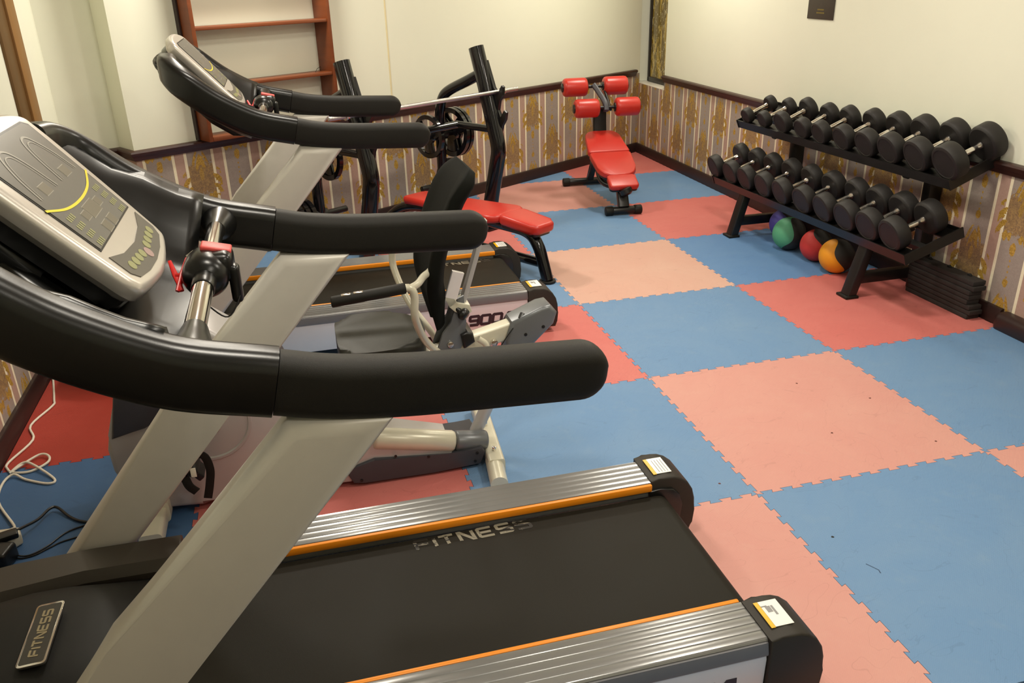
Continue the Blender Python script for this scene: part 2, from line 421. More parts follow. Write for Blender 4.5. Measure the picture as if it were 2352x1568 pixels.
rail('trim_4', [(LX, BY), (LX, -.5)], .800, RP, DARKTRIM)
BP = [(0, -.02), (.022, -.02), (.022, .082), (.016, .092), (0, .092)]
rail('baseboard_back', [p2(sl, REC), p2(SJ, REC), p2(SJ, 0), p2(.02, 0)], 0, BP, BASEW)
rail('baseboard_right', [(1.02, 3.0), (1.02, -1.98)], 0, BP, BASEW)
rail('baseboard_left', [(LX, BY), (LX, .25)], 0, BP, BASEW)
bm = newbm(); addbox(bm, (.998, -3.98, .035), (.10, 4.0, .11), bev=.035, seg=4); struct(mk('trim_5', bm, BASEW))
# door casing on the left wall
bm = newbm(); addbox(bm, (LX+.012, -.24, 1.375), (.03, .15, 2.75), bev=.004); struct(mk('door_1', bm, DOORW))
bm = newbm(); addbox(bm, (LX+.006, -.395, 1.375), (.018, .16, 2.75), bev=.003); struct(mk('door_1', bm, DOORW2))
# faint plaster joint on the back wall
bm = newbm(); addbox(bm, W(-3.16, -.0008, 1.79), (.012, .004, 1.9), rot=Matrix.Rotation(math.atan2(TV.y, TV.x), 3, 'Z')); struct(mk('trim_6', bm, simple('plaster_joint', (.74, .65, .40), .6), None, 0))
# ------------------------------------------------------------------ foam mats
def matmat(name, a, b_, worn):
    m, nt, b = newmat(name); vec, (x, y, z) = coords(nt)
    n1 = noise(nt, vec, 1.6, 5, .62, .6); n2 = noise(nt, vec, 7, 4, .6); n3 = noise(nt, vec, 520, 2)
    k = ((n1-.40)*2.6).clamp(); c = mix(nt, k, a, b_); c = mix(nt, ((n2-.58)*3.0).clamp()*.45, c, worn)
    rib = (x*(2*PI/.0075)).sin()*(y*(2*PI/.0075)).sin()
    c = mix(nt, ((n3-.5)*1.2+.5).clamp()*.16, c, tuple(q*.72 for q in a))
    scuff = noise(nt, vec, 2.4, 2, .5, 3.5); c = mix(nt, (scuff-.5).abs().lt(.0035)*.20, c, tuple(q*.55 for q in a))
    nt.links.new(c, b.inputs['Base Color']); b.inputs['Roughness'].default_value = .62; b.inputs['Specular IOR Level'].default_value = .35
    bump(nt, b, rib*.5+n3, .35, .0012); return m
M_PINK = matmat('faded_pink_foam', lin(206, 148, 138), lin(210, 158, 146), lin(212, 170, 156))
M_PALE = matmat('pale_peach_foam', lin(208, 164, 148), lin(211, 174, 157), lin(214, 184, 168))
M_RED = matmat('coral_foam', lin(202, 112, 106), lin(208, 124, 116), lin(212, 138, 126))
M_SHADERED = matmat('shade_darkened_red_foam', lin(168, 58, 46), lin(176, 66, 54), lin(182, 78, 64))  # less worn, more saturated red, with shade by the treadmills darkened into it
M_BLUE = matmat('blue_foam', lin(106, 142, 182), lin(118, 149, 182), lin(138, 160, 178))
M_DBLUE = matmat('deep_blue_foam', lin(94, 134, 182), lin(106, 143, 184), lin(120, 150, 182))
M_SHADEBLUE = matmat('shade_darkened_blue_foam', lin(66, 100, 142), lin(74, 108, 148), lin(86, 118, 152))  # less worn blue; shade on the left floor is put into the colour too
NT_ = 12
def edge_pts(sign):
    """dovetail line along 0..1, offset to the side"""
    out = [(0.0, 0.0)]; per = 1/NT_; a = .0115
    for k in range(NT_):
        c0 = (k+.28)*per; c1 = (k+.72)*per; e = .0065
        j = random.uniform(-.0012, .0012)
        out += [(c0+e+j, -a), (c0-e+j, a), (c1+e+j, a), (c1-e+j, -a)] if False else [(c0+j, -a*.5), (c0-e+j, a*.9), (c1+e+j, a*.9), (c1+j, -a*.5)]
    out.append((1.0, 0.0)); return out
EH = {}; EV = {}
def hline(i, j):   # from (i,j) to (i+1,j)
    if (i, j) not in EH: EH[(i, j)] = [(i+t, j+o) for t, o in edge_pts(1)]
    return EH[(i, j)]
def vline(i, j):   # from (i,j) to (i,j+1)
    if (i, j) not in EV: EV[(i, j)] = [(i+o, j+t) for t, o in edge_pts(1)]
    return EV[(i, j)]
def cleanpoly(P):
    out = []
    for q in P:
        if not out or (Vector(q)-Vector(out[-1])).length > 1e-5: out.append(q)
    if (Vector(out[0])-Vector(out[-1])).length < 1e-5: out.pop()
    return out
def inset(P, d):
    n = len(P); out = []
    for i in range(n):
        a = Vector(P[i-1]); b_ = Vector(P[i]); c = Vector(P[(i+1) % n])
        e0 = (b_-a).normalized(); e1 = (c-b_).normalized(); n0 = Vector((-e0.y, e0.x)); n1 = Vector((-e1.y, e1.x))
        m = n0+n1; k = max(.35, 1+n0.dot(n1)); out.append(tuple(b_+m*(d/k)))
    return out
MATLAB = {
 (0, -4): ('pale pink foam floor mat cut off by the lower right edge of the photo', M_PINK),
 (0, -3): ('blue foam floor mat at the right edge, in front of the black rubber slab stack', M_BLUE),
 (0, -2): ('coral pink foam floor mat under the right foot of the dumbbell rack', M_RED),
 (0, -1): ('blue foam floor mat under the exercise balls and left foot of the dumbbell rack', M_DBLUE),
 (0, 0): ('coral foam floor mat between the sit-up bench foot and the dumbbell rack', M_RED),
 (0, 1): ('blue foam floor mat against the right wall beside the sit-up bench seat', M_BLUE),
 (0, 2): ('pink foam floor mat in the far room corner behind the sit-up bench', M_RED),
 (-1, -5): ('blue foam floor mat at the bottom edge of the photo right of the near treadmill', M_BLUE),
 (-1, -4): ('large nearest blue foam floor mat with ribbed sheen at the lower right', M_BLUE),
 (-1, -3): ('wide pale pink foam floor mat with small dark specks in the middle of the floor', M_PINK),
 (-1, -2): ('blue foam floor mat just beyond the speckled pink mat', M_BLUE),
 (-1, -1): ('palest peach-pink foam floor mat beside the front foot of the weight bench', M_PALE),
 (-1, 0): ('blue foam floor mat in front of the sit-up bench foot', M_BLUE),
 (-1, 1): ('pink foam floor mat between the weight bench posts and the sit-up bench', M_PINK),
 (-1, 2): ('small blue foam floor mat piece at the back wall baseboard, left of the sit-up bench', M_BLUE),
 (-2, -5): ('pink foam floor mat under the near treadmill end cap at the photo bottom', M_PINK),
 (-2, -4): ('pink foam floor mat beside the rear roller of the near treadmill', M_PINK),
 (-2, -3): ('blue foam floor mat behind the exercise bike rear foot', M_BLUE),
 (-2, -2): ('pink foam floor mat beside the rear end cap of the far treadmill', M_RED),
 (-2, -1): ('blue foam floor mat under the weight bench front leg', M_BLUE),
 (-2, 0): ('coral foam floor mat under the red weight bench seat', M_RED),
 (-2, 1): ('blue foam floor mat under the uprights of the weight bench', M_BLUE),
 (-3, -4): ('blue foam floor mat under the middle of the near treadmill', M_BLUE),
 (-3, -3): ('coral foam floor mat under the lower frame of the exercise bike', M_RED),
 (-3, -2): ('blue foam floor mat seen between the bike shroud and the treadmill upright', M_BLUE),
 (-3, -1): ('pink foam floor mat under the far treadmill deck', M_RED),
 (-3, 0): ('blue foam floor mat strip behind the far treadmill', M_BLUE),
 (-3, 1): ('pink foam floor mat behind the weight bench by the back wall', M_RED),
 (-4, -4): ('red foam floor mat under the motor hood of the near treadmill', M_SHADERED),
 (-4, -3): ('blue foam floor mat with charger cables by the left wall', M_SHADEBLUE),
 (-4, -2): ('shade-darkened red foam floor mat by the left wall left of the bike shroud', M_SHADERED),
 (-4, -1): ('blue foam floor mat corner by the left wall baseboard beyond the red mat', M_SHADEBLUE),
 (-4, 0): ('red foam floor mat in the far left corner of the room', M_SHADERED),
}
HIDDEN_MATS = set([(-1,-5),(0,-5)])
# the front-most speckled mats swap parity check: odd = blue, even = pink
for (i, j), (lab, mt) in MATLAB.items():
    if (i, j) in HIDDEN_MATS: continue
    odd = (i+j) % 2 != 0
    if odd and mt not in (M_BLUE, M_DBLUE, M_SHADEBLUE): mt = M_BLUE; 
    if not odd and mt in (M_BLUE, M_DBLUE, M_SHADEBLUE): mt = M_RED
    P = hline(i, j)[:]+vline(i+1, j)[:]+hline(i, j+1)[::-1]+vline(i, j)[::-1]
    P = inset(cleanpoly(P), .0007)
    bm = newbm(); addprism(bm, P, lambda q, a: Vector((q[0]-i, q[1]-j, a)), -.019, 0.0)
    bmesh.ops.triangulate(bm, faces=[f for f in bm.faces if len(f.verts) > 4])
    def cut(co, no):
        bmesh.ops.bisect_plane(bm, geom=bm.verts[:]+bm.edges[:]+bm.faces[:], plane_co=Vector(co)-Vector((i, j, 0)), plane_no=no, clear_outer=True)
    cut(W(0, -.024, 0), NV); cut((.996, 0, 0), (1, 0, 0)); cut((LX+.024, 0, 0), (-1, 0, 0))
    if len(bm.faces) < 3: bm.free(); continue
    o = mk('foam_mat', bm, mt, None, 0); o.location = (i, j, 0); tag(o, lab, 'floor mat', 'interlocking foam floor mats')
for (mi, mj), x, y in (((-1, -3), -.369, -2.256), ((-1, -3), -.143, -2.48), ((-1, -3), -.481, -2.696), ((-1, -3), -.125, -2.876), ((-2, -3), -1.098, -2.898), ((-1, -4), -.887, -3.300)):
    par_ = [o for o in bpy.data.objects if o.get('label') == MATLAB[(mi, mj)][0]][0]
    bm = newbm(); addprism(bm, [(x-mi+.0055*math.cos(k*PI/4)*random.uniform(.7, 1.1), y-mj+.0055*math.sin(k*PI/4)*random.uniform(.7, 1.1)) for k in range(8)], lambda q, a: Vector((q[0], q[1], a)), -.001, .0006)
    mk('dirt_speck', bm, SATBLK if mj != -3 else bpy.data.materials.get('speck_brown') or simple('speck_brown', (.10, .02, .015), .7), par_, 0)
bm = newbm(); sweep(bm, [Vector((x+1, y+4, -.0002)) for x, y in ((-.868, -3.452), (-.858, -3.470), (-.848, -3.490), (-.852, -3.505))], rrect(.004, .0012, .0004, 1)); mk('scuff_mark', bm, simple('scuff_blue', lin(50, 74, 104), .7), [o for o in bpy.data.objects if o.get('label') == MATLAB[(-1, -4)][0]][0], 0)
# ------------------------------------------------------------------ bookshelf on the back wall
def make_shelf():
    x0, x1, z0, z1, D, T = -4.755, -3.755, .835, 2.45, .16, .026
    c = thing('wall_bookshelf', 'reddish wooden open wall bookshelf, empty, standing on the chair rail', 'bookshelf', W((x0+x1)/2, 0, z0), math.atan2(TV.y, TV.x))
    w_ = x1-x0; h = z1-z0
    for k, sx in enumerate((-1, 1)):
        bm = newbm(); addbox(bm, (sx*(w_/2-T/2), -D/2-.001, h/2), (T, D, h), bev=.002); mk('side_panel', bm, SHELFW, c)
    bm = newbm(); addbox(bm, (0, -D/2-.001, .014), (w_-2*T-.001, D, .028), bev=.002); mk('bottom_board', bm, SHELFW, c)
    bm = newbm(); addbox(bm, (0, -D/2-.001, h-.014), (w_-2*T-.001, D, .028), bev=.002); mk('top_board', bm, SHELFW, c)
    for z in (1.160, 1.50, 1.86, 2.16):
        bm = newbm(); addbox(bm, (0, -D/2-.001, z-z0), (w_-2*T-.001, D-.01, .020), bev=.002); mk('shelf', bm, SHELFW, c)
    bm = newbm(); addbox(bm, (-w_/2-.007, -.02, h/2), (.010, .04, h)); mk('shadow_strip', bm, BASEW, c)  # dark strip standing in for the shelf's shadow on the wall
    return c
make_shelf()
bm = newbm(); pts = [W(-3.88, -.10, 1.1715), W(-3.86, -.09, 1.190), W(-3.825, -.085, 1.200), W(-3.82, -.07, 1.1715)]
tube(bm, pts, .0016, 6, 4); tag(mk('wire_scrap', bm, SATBLK), 'thin bent wire lying on the middle shelf of the bookshelf', 'wire')
# poster
pb = thing('wall_poster', 'small dark poster with yellow print on the right wall', 'poster', (1.018, -.03, 1.66))
bm = newbm(); addbox(bm, (-.002, 0, 0), (.004, .296, .46), bev=.001); mk('poster_sheet', bm, simple('dark_poster', (.05, .038, .028), .5, 0, .2, 40), pb)
pm = lambda y, z: frame_m((-.0048, y, z), (0, -1, 0), (0, 0, 1))
text_obj('poster_text', 'GYM RULES', .028, simple('dim_gold_print', lin(150, 130, 50), .5), pb, pm(0, -.060), .0006)
def bars(z, n, ww):
    bm = newbm()
    for k in range(n): addbox(bm, (-.0045, -ww/2+ww*(k+.5)/n, z), (.001, ww/n*.6, .009))
    return bm
bpy.data.objects.remove([o for o in bpy.data.objects if o.name.startswith('poster_text')][0])
mk('poster_print', bars(-.052, 6, .10), simple('yellow_poster_print', lin(176, 150, 60), .5), pb, 0)
mk('poster_print', bars(-.170, 9, .075), simple('small_poster_print', lin(130, 112, 44), .5), pb, 0)
mk('poster_print', bars(-.190, 10, .090), bpy.data.materials['small_poster_print'], pb, 0)
bm = newbm(); cylr(bm, (-.0035, .006, -.092), (-.0055, .006, -.092), .0105, .0004, 16); mk('poster_dot', bm, YELLOW, pb)
# ------------------------------------------------------------------ treadmills
def make_treadmill():
    t = thing('treadmill', 'nearest large treadmill filling the foreground, silver uprights and black handrails', 'treadmill', (-1.5, -3.45, 0), 0, 'treadmills')
    XF = -1.46
    # deck, belt
    bm = newbm(); addbox(bm, (-.72, 0, .145), (1.44, .53, .075), bev=.01); mk('deck', bm, SATBLK, t)
    prof = [(XF-.05, .205), (.012, .205)]+[(.012+.046*math.sin(a), .159+.046*math.cos(a)) for a in [PI*k/10 for k in range(1, 10)]]+[(.012, .113), (XF-.05, .113)]
    inner = [(.012+(x-.012)*.90 if x > .012 else x, .159+(z-.159)*.93) for x, z in prof]
    bm = newbm(); addprism(bm, prof+inner[::-1], lambda q, a: Vector((q[0], a, q[1])), -.272, .272); 
    bf, nt, b = newmat('running_belt'); vec, (x, y, z) = coords(nt)
    n = noise(nt, vec, 3.5, 5, .6, .5); n4 = noise(nt, vec, 900, 2)
    nt.links.new(mix(nt, n, (.010, .009, .006), (.020, .0175, .013)), b.inputs['Base Color']); b.inputs['Specular IOR Level'].default_value = .12; nt.links.new(((n*.25)+.38).k, b.inputs['Roughness']); bump(nt, b, n4, .3, .001)
    belt = mk('running_belt', bm, bf, t, 30)
    bm = newbm(); cylr(bm, (.012, -.285, .159), (.012, .285, .159), .040); mk('rear_roller', bm, SATBLK, t)
    # worn lettering on the belt and the hood badge
    wt, nt, b = newmat('worn_belt_print'); vec, (x, y, z) = coords(nt)
    nn = noise(nt, vec, 120, 3, .6, scl3=(.25, 1, 1)); fade = ((x+.81)*6.0).clamp()*(((x*-1)-.42)*9.0).clamp()
    k = ((nn-.62)+fade*.35).gt(.05)
    nt.links.new(mix(nt, k, (.014, .012, .009), (.20, .18, .13)), b.inputs['Base Color']); b.inputs['Roughness'].default_value = .55
    strokes('belt_lettering', 'FITNESS', .052, .044, .016, .0105, wt, t, frame_m((-.605, .245, .2054), (1, .035, 0), (0, 1, 0)), -.12)
    for sd in (-1, 1):
        # ribbed side rail
        top = []
        y0, y1 = .292, .428; nr = 5
        for k in range(nr):
            a = y0+(y1-y0)*k/nr; w_ = (y1-y0)/nr
            top += [(a, .2442), (a+w_*.08, .2452), (a+w_*.88, .2452), (a+w_*.94, .2438)]
        sec = [(y0-.004, .196), (y0-.004, .219), (y0, .219)]+top+[(y1, .243), (y1+.003, .239), (y1+.003, .196)]
        def fn(q, a, sd=sd): return Vector((a, sd*q[0], q[1]))
        bm = newbm(); addprism(bm, sec, fn, XF+.004, 0); mk('side_rail', bm, ALU, t, 25)
        bm = newbm(); addbox(bm, ((XF)/2+.002, sd*.2835, .2325), (abs(XF)-.006, .014, .025), bev=.004); mk('orange_strip', bm, ORANGE, t)
        bm = newbm(); addprism(bm, [(.4315, .200), (.4315, .2365), (.436, .236), (.443, .206), (.442, .200)], fn, XF+.004, -.001); mk('rail_skirt', bm, ALUDK, t)
        bm = newbm(); addprism(bm, [(.395, .055), (.395, .198), (.437, .198), (.440, .185), (.436, .055)], fn, XF+.004, -.002, .003); sp = mk('side_panel', bm, WPANEL, t)
        m = frame_m((-.235 if sd < 0 else -.6, sd*.4398, .122), (-sd*1.0, 0, 0), (0, 0, 1))
        if sd < 0:
            strokes('panel_lettering', '-900A', .062, .046, .016, .0150, simple('dark_lettering', (.02, .012, .02), .4), t, frame_m((-.222, -.4398, .116), (1, 0, 0), (0, .03, 1)), .18, .001)
        # rear end cap, rounded, with inner hub
        capP = [(0, .030), (0, .249), (.030, .254), (.060, .256), (.085, .252), (.110, .241), (.135, .220), (.153, .190), (.162, .155), (.163, .110), (.158, .060), (.150, .030)]
        bm = newbm(); addprism(bm, capP, fn2 := (lambda q, a, sd=sd: Vector((q[0], sd*a, q[1]))), .292, .447, .008, 3)
        cap = mk('end_cap', bm, DKBROWN, t, 40)
        bm = newbm(); cap2 = [(-.01, .18), (-.01, .222), (.03, .222), (.075, .215), (.10, .19), (.112, .15), (.105, .09), (.03, .08)]
        addprism(bm, cap2, fn2, .279, .296, .004, 2); mk('roller_guard', bm, SATBLK, t, 40)
        st = newbm(); addbox(st, (.058, sd*.365, .2572), (.052, .092, .0010)); s_ = mk('warning_sticker', st, STICKW, t)
        st = newbm(); addbox(st, (.026, sd*.365, .2562), (.012, .094, .0010)); mk('sticker_stripe', st, STICKY, s_)
        st = newbm()
        if sd > 0:
            for k in range(4): addbox(st, (.045+.010*k, sd*.362, .2580), (.002, .072, .0006))
        else:
            addbox(st, (.048, sd*.350, .2580), (.014, .022, .0006)); addbox(st, (.060, sd*.356, .2580), (.006, .034, .0006)); addbox(st, (.040, sd*.338, .2580), (.016, .004, .0006), rot=None)
        mk('sticker_print', st, STICKG, s_)
        bm = newbm(); cylr(bm, (.06, sd*.37, 0.0), (.06, sd*.37, .034), .026, .004); mk('rubber_foot', bm, RUBBER, t)
        # hood shoulder
        sh = [(.300, .10), (.300, .232), (.318, .262), (.420, .262), (.440, .246), (.440, .10)]
        bm = newbm(); rings = []
        for X, ky, dz in ((XF, 1, 0), (XF-.25, 1, .004), (XF-.45, .985, .002), (XF-.62, .95, -.008), (XF-.74, .86, -.03), (XF-.80, .72, -.08)):
            inn = .300 if X > XF-.3 else .300-.10*((XF-.3-X)/.5)
            rings.append([bm.verts.new((X, sd*((q[0]-.300)/(.14)*(.44*ky-inn)+inn), q[1]+(dz if q[1] > .12 else 0))) for q in sh])
        for A, B in zip(rings[:-1], rings[1:]):
            for j in range(len(sh)): bm.faces.new((A[j], A[(j+1) % len(sh)], B[(j+1) % len(sh)], B[j]))
        bm.faces.new(rings[0]); bm.faces.new(rings[-1][::-1])
        mk('hood_shoulder', bm, simple('brown_grey_plastic', (.042, .034, .026), .42, .1, .05, 20, .2, 1300) if 'brown_grey_plastic' not in bpy.data.materials else bpy.data.materials['brown_grey_plastic'], t, 30)
        # slanted upright
        bm = newbm()
        addprism(bm, [(-1.842, .16), (-1.655, .16), (-1.315, .566), (-.868, 1.070), (-1.062, 1.085), (-1.432, .675)], lambda q, a: Vector((q[0], sd*a, q[1])), .442, .526, .032, 5)
        mk('upright', bm, SILVER, t, 50)
        # handrail: moulded front part and foam grip
        hp = [(-1.575, sd*.33, 1.430), (-1.560, sd*.42, 1.418), (-1.510, sd*.478, 1.372), (-1.40, sd*.486, 1.283), (-1.24, sd*.486, 1.195), (-1.072, sd*.486, 1.150)]
        bm = newbm(); P = spline(hp, 7); sweep(bm, P, rrect(.082, .120, .030, 5), scales=[(1, 1.0) for _ in P]); mk('handrail_arm', bm, BLACKPL, t, 60)
        gp = [(-1.070, sd*.486, 1.149), (-.98, sd*.487, 1.128), (-.85, sd*.488, 1.112), (-.68, sd*.488, 1.102), (-.528, sd*.488, 1.094)]
        P = spline(gp, 7); sc_ = [(1, 1) for _ in P]
        for k in range(1, 11):
            a = k/10*PI/2; P.append(Vector((-.528+.056*math.sin(a), sd*.488, 1.094-.002*k/6))); sc_.append((max(.25, math.cos(a)**.6), max(.15, math.cos(a)**.95)))
        bm = newbm(); sweep(bm, P, rrect(.074, .114, .030, 5), scales=sc_); mk('foam_grip', bm, RUBBER, t, 60)
    # motor hood
    bm = newbm(); NX, NY = 16, 14; g = []
    zt = [(XF+.0, .215), (XF-.05, .262), (XF-.16, .300), (XF-.35, .322), (XF-.55, .315), (XF-.68, .285), (XF-.78, .22), (XF-.83, .10)]
    for i in range(NX+1):
        s = i/NX*(len(zt)-1); k = min(int(s), len(zt)-2); fr = s-k
        X = zt[k][0]*(1-fr)+zt[k+1][0]*fr; Z = zt[k][1]*(1-fr)+zt[k+1][1]*fr
        hw = .305 if X > XF-.3 else .305-.10*((XF-.3-X)/.53)
        g.append([bm.verts.new((X, hw*(2*j/NY-1), (Z-.085*abs(2*j/NY-1)**3.2*min(1, max(0, (Z-.2)/.1))) if Z > .12 else Z)) for j in range(NY+1)])
    for i in range(NX):
        for j in range(NY): bm.faces.new((g[i][j], g[i][j+1], g[i+1][j+1], g[i+1][j]))
    hood = mk('motor_hood', bm, simple('hood_plastic', (.012, .0115, .010), .5, 0, .15, 30, .1, 1100, spec=.2), t, 60)
    md = hood.modifiers.new('thickness', 'SOLIDIFY'); md.thickness = .02; md.offset = 1 if False else -1
    bm = newbm(); addbox(bm, (-1.85, 0, .10), (.70, .50, .14), bev=.02); mk('motor_case', bm, SATBLK, t)
    # hood badge
    bdm = frame_m((-1.735, .005, .3285), (1, 0, .05), (0, 1, 0))
    bd = newbm(); addprism(bd, rrect(.066, .222, .010, 3), lambda q, a: bdm @ Vector((q[0], q[1], a)), -.006, .001, .0008); badge = mk('hood_badge', bd, CHROME, t)
    bd = newbm(); addprism(bd, rrect(.056, .208, .006, 3), lambda q, a: bdm @ Vector((q[0], q[1], a)), .0005, .0016); mk('badge_plate', bd, simple('badge_black', (.02, .014, .008), .3), badge)
    strokes('badge_lettering', 'FITNESS', .026, .021, .0062, .0052, simple('badge_gold', (.35, .29, .18), .35, .5), badge, bdm @ Matrix.Translation((.001, 0, .0018)) @ Matrix.Rotation(PI/2, 4, 'Z'), .12)
    # console base: a shallow bowl between the arms
    bm = newbm(); NX, NY = 14, 24
    secs = [(-1.625, 1.395, 1.380), (-1.615, 1.425, 1.395), (-1.580, 1.430, 1.375), (-1.52, 1.385, 1.310), (-1.42, 1.300, 1.215), (-1.33, 1.240, 1.150), (-1.262, 1.212, 1.120)]
    g = []
    for i in range(NX+1):
        s = i/NX*(len(secs)-1); k = min(int(s), len(secs)-2); fr = s-k
        a, b_ = secs[k], secs[k+1]; X = a[0]*(1-fr)+b_[0]*fr; zr = a[1]*(1-fr)+b_[1]*fr; zc = a[2]*(1-fr)+b_[2]*fr
        row = []
        for j in range(NY+1):
            v = 2*j/NY-1; hw = .470 if X > -1.49 else .470-.15*((-1.49-X)/.135)**1.5
            e = min(1, max(0, (abs(v)-.50)/.50)); e = e*e*(3-2*e)
            xx = X+(.03*e if i > NX*.7 else 0)
            row.append(bm.verts.new((xx, v*hw, zc+(zr+.050-zc)*e)))
        g.append(row)
    for i in range(NX):
        for j in range(NY): bm.faces.new((g[i][j], g[i][j+1], g[i+1][j+1], g[i+1][j]))
    cb = mk('console_base', bm, BLACKPL, t, 60); md = cb.modifiers.new('thickness', 'SOLIDIFY'); md.thickness = .035; md.offset = -1
    bm = newbm(); sweep(bm, [(-1.58, 0, 1.350), (-1.50, 0, 1.275), (-1.42, 0, 1.185), (-1.345, 0, 1.125), (-1.24, 0, 1.105)], rrect(.48, .06, .02, 4), scales=[(.7, .5), (1, 1), (1, 1), (1, .8), (.9, .5)]); mk('console_belly', bm, BLACKPL, t, 60)
    # sensor bar
    sb = newbm(); tube(sb, [(-1.205, -.42, 1.190), (-1.205, -.33, 1.205), (-1.205, .33, 1.205), (-1.205, .42, 1.195)], .0205, 20); bar = mk('cross_bar', sb, CHROME, t, 60)
    for sd in (-1, 1):
        bm = newbm(); lathe(bm, (-1.205, sd*.445, 1.19), (-1.205, sd*.30, 1.205), [(0, .045), (.03, .040), (.06, .032), (.085, .028), (.10, .0255), (.112, .0235)], 24); mk('bar_socket', bm, BLACKPL, t)
    bm = newbm(); lathe(bm, (-1.205, -.125, 1.205), (-1.205, .07, 1.205), [(0, .022), (.006, .0240), (.055, .0245), (.060, .034), (.068, .042), (.085, .048), (.145, .048), (.165, .043), (.175, .030), (.19, .0235), (.195, .022)], 28)
    addbox(bm, (-1.190, .005, 1.216), (.086, .090, .066), bev=.018, seg=4); cb2 = mk('stop_switch_housing', bm, BLACKPL, t, 50)
    bm = newbm(); addbox(bm, (-1.180, .018, 1.2490), (.064, .046, .012), rot=Matrix.Rotation(.25, 3, 'Y'), bev=.004, seg=3); mk('stop_button', bm, REDBTN, cb2)
    bm = newbm(); addbox(bm, (-1.148, -.02, 1.178), (.024, .036, .085), bev=.010, seg=4); mk('rocker_paddle', bm, BLACKPL, cb2)
    # red safety clip hanging beside the bar
    def cl(bm, a, b_, w1, w2):
        d, s, u = basis(Vector(b_)-Vector(a)); sweep(bm, [a, (Vector(a)+Vector(b_))/2, b_], rrect(w1, .007, .003, 2), up=(.3, -1, .2), scales=[(w2/w1, 1), (1, 1), (.7, .9)])
    bm = newbm()
    c0 = Vector((-1.262, -.005, 1.205)); KS = .62
    cl(bm, c0+Vector((-.028, .045, .035))*KS, c0+Vector((.010, -.068, -.038))*KS, .013, .008)
    cl(bm, c0+Vector((.030, .045, .040))*KS, c0+Vector((-.004, -.068, -.038))*KS, .013, .008)
    cylr(bm, c0+Vector((-.006, -.008, 0)), c0+Vector((.012, -.008, 0)), .005, .001, 12)
    mk('safety_clip', bm, REDPL, t)
    bm = newbm(); tube(bm, [c0+Vector((.02, -.03, -.02)), c0+Vector((.05, -.04, -.06)), c0+Vector((.09, -.05, -.09)), c0+Vector((.12, -.03, -.05)), c0+Vector((.12, -.01, -.02))], .0018, 8, 6); mk('clip_cord', bm, SATBLK, t)
    bm = newbm(); cylr(bm, c0+Vector((.020, .034, .024)), c0+Vector((.036, .034, .034)), .007, .001, 14); mk('clip_magnet', bm, CHROME, t)
    # console head
    P0 = Vector((-1.300, 0, 1.222)); UPD = Vector((-.655, 0, .756)).normalized()
    cm = frame_m(P0, (0, 1, 0), UPD)          # local x = towards +y, y = up the slope, z = out of the face
    def on(pts, z0, z1, mat, name, par, bev=0, smooth=35):
        bm = newbm(); addprism(bm, pts, lambda q, a: cm @ Vector((q[0], q[1], a)), z0, z1, bev, 3); return mk(name, bm, mat, par, smooth)
    out = []
    ctl = [(-.160, .006), (0, -.014), (.160, .006), (.196, .030), (.206, .080), (.222, .22), (.230, .35), (.212, .395), (.11, .418), (0, .424), (-.11, .418), (-.212, .395), (-.230, .35), (-.222, .22), (-.206, .080), (-.196, .030)]
    out = [tuple(q[:2]) for q in spline([(a, b_, 0) for a, b_ in ctl], 4, True)]
    bm = newbm(); RR = .017; lev = []
    for k in range(7):
        a = PI/2*k/6; lev.append((RR*(1-math.sin(a)), -.024-RR*math.cos(a)*.0+(-(1-math.sin(a))*RR)))
    lev += [(RR*(1-math.cos(PI/2*k/8)), .012-RR+RR*math.sin(PI/2*k/8)) for k in range(9)]
    rr_ = [[bm.verts.new(cm @ Vector((q[0], q[1], z))) for q in inset(out, d)] for d, z in lev]
    for A, B in zip(rr_[:-1], rr_[1:]):
        for j in range(len(A)): bm.faces.new((A[j], A[(j+1) % len(A)], B[(j+1) % len(A)], B[j]))
    bm.faces.new(rr_[0][::-1]); bm.faces.new(rr_[-1]); head = mk('console', bm, CONSOLE, t, 60)
    back = [tuple(Vector(q)*.93+Vector((0, .014))) for q in out]
    on(back, -.070, -.028, BLACKPL, 'console_back', t, .014, 60)
    on([(-.20, .16), (.20, .16), (.21, .38), (.15, .405), (-.15, .405), (-.21, .38)], -.135, -.065, BLACKPL, 'console_hump', t, .025, 60)
    dp = [(-.166, .118), (.166, .118), (.184, .362), (.16, .374), (-.16, .374), (-.184, .362)]
    on([tuple((Vector(q)-Vector((0, .23)))*1.035+Vector((0, .23))) for q in dp], .0115, .0135, SATBLK, 'display_bezel', head)
    dsp = on(dp, .0125, .0145, DISPLAY, 'display', head)
    kp = [(-.170, .050), (-.150, .030), (-.08, .018), (0, .014), (.08, .018), (.150, .030), (.170, .050), (.172, .098), (.10, .078), (0, .070), (-.10, .078), (-.172, .098)]
    kpo = on(kp, .0115, .0140, KEYPAD, 'keypad', head)
    def ell(cx, cy2, a, b_): return [(cx+a*math.cos(2*PI*k/14), cy2+b_*math.sin(2*PI*k/14)) for k in range(14)]
    for k in range(9):
        u = (k-4)*.0320
        on(ell(u, .044+abs(u)*.08, .0145, .0105) if k != 4 else ell(u, .036, .017, .013), .0138, .0150, KEYPRINT if k != 4 else simple('start_key', (.36, .24, .22), .4), 'key', kpo)
    # printed graphics of the display
    def strip(pts, w_, mat, name):
        bm = newbm(); P = spline([(a, b_, 0) for a, b_ in pts], 8)
        for a, b_ in zip(P[:-1], P[1:]):
            d = (b_-a).normalized(); n = Vector((-d.y, d.x, 0))*w_/2
            bm.faces.new([bm.verts.new(cm @ Vector((q.x, q.y, .0153))) for q in (a-n, b_-n, b_+n, a+n)])
        return mk(name, bm, mat, dsp, 0)
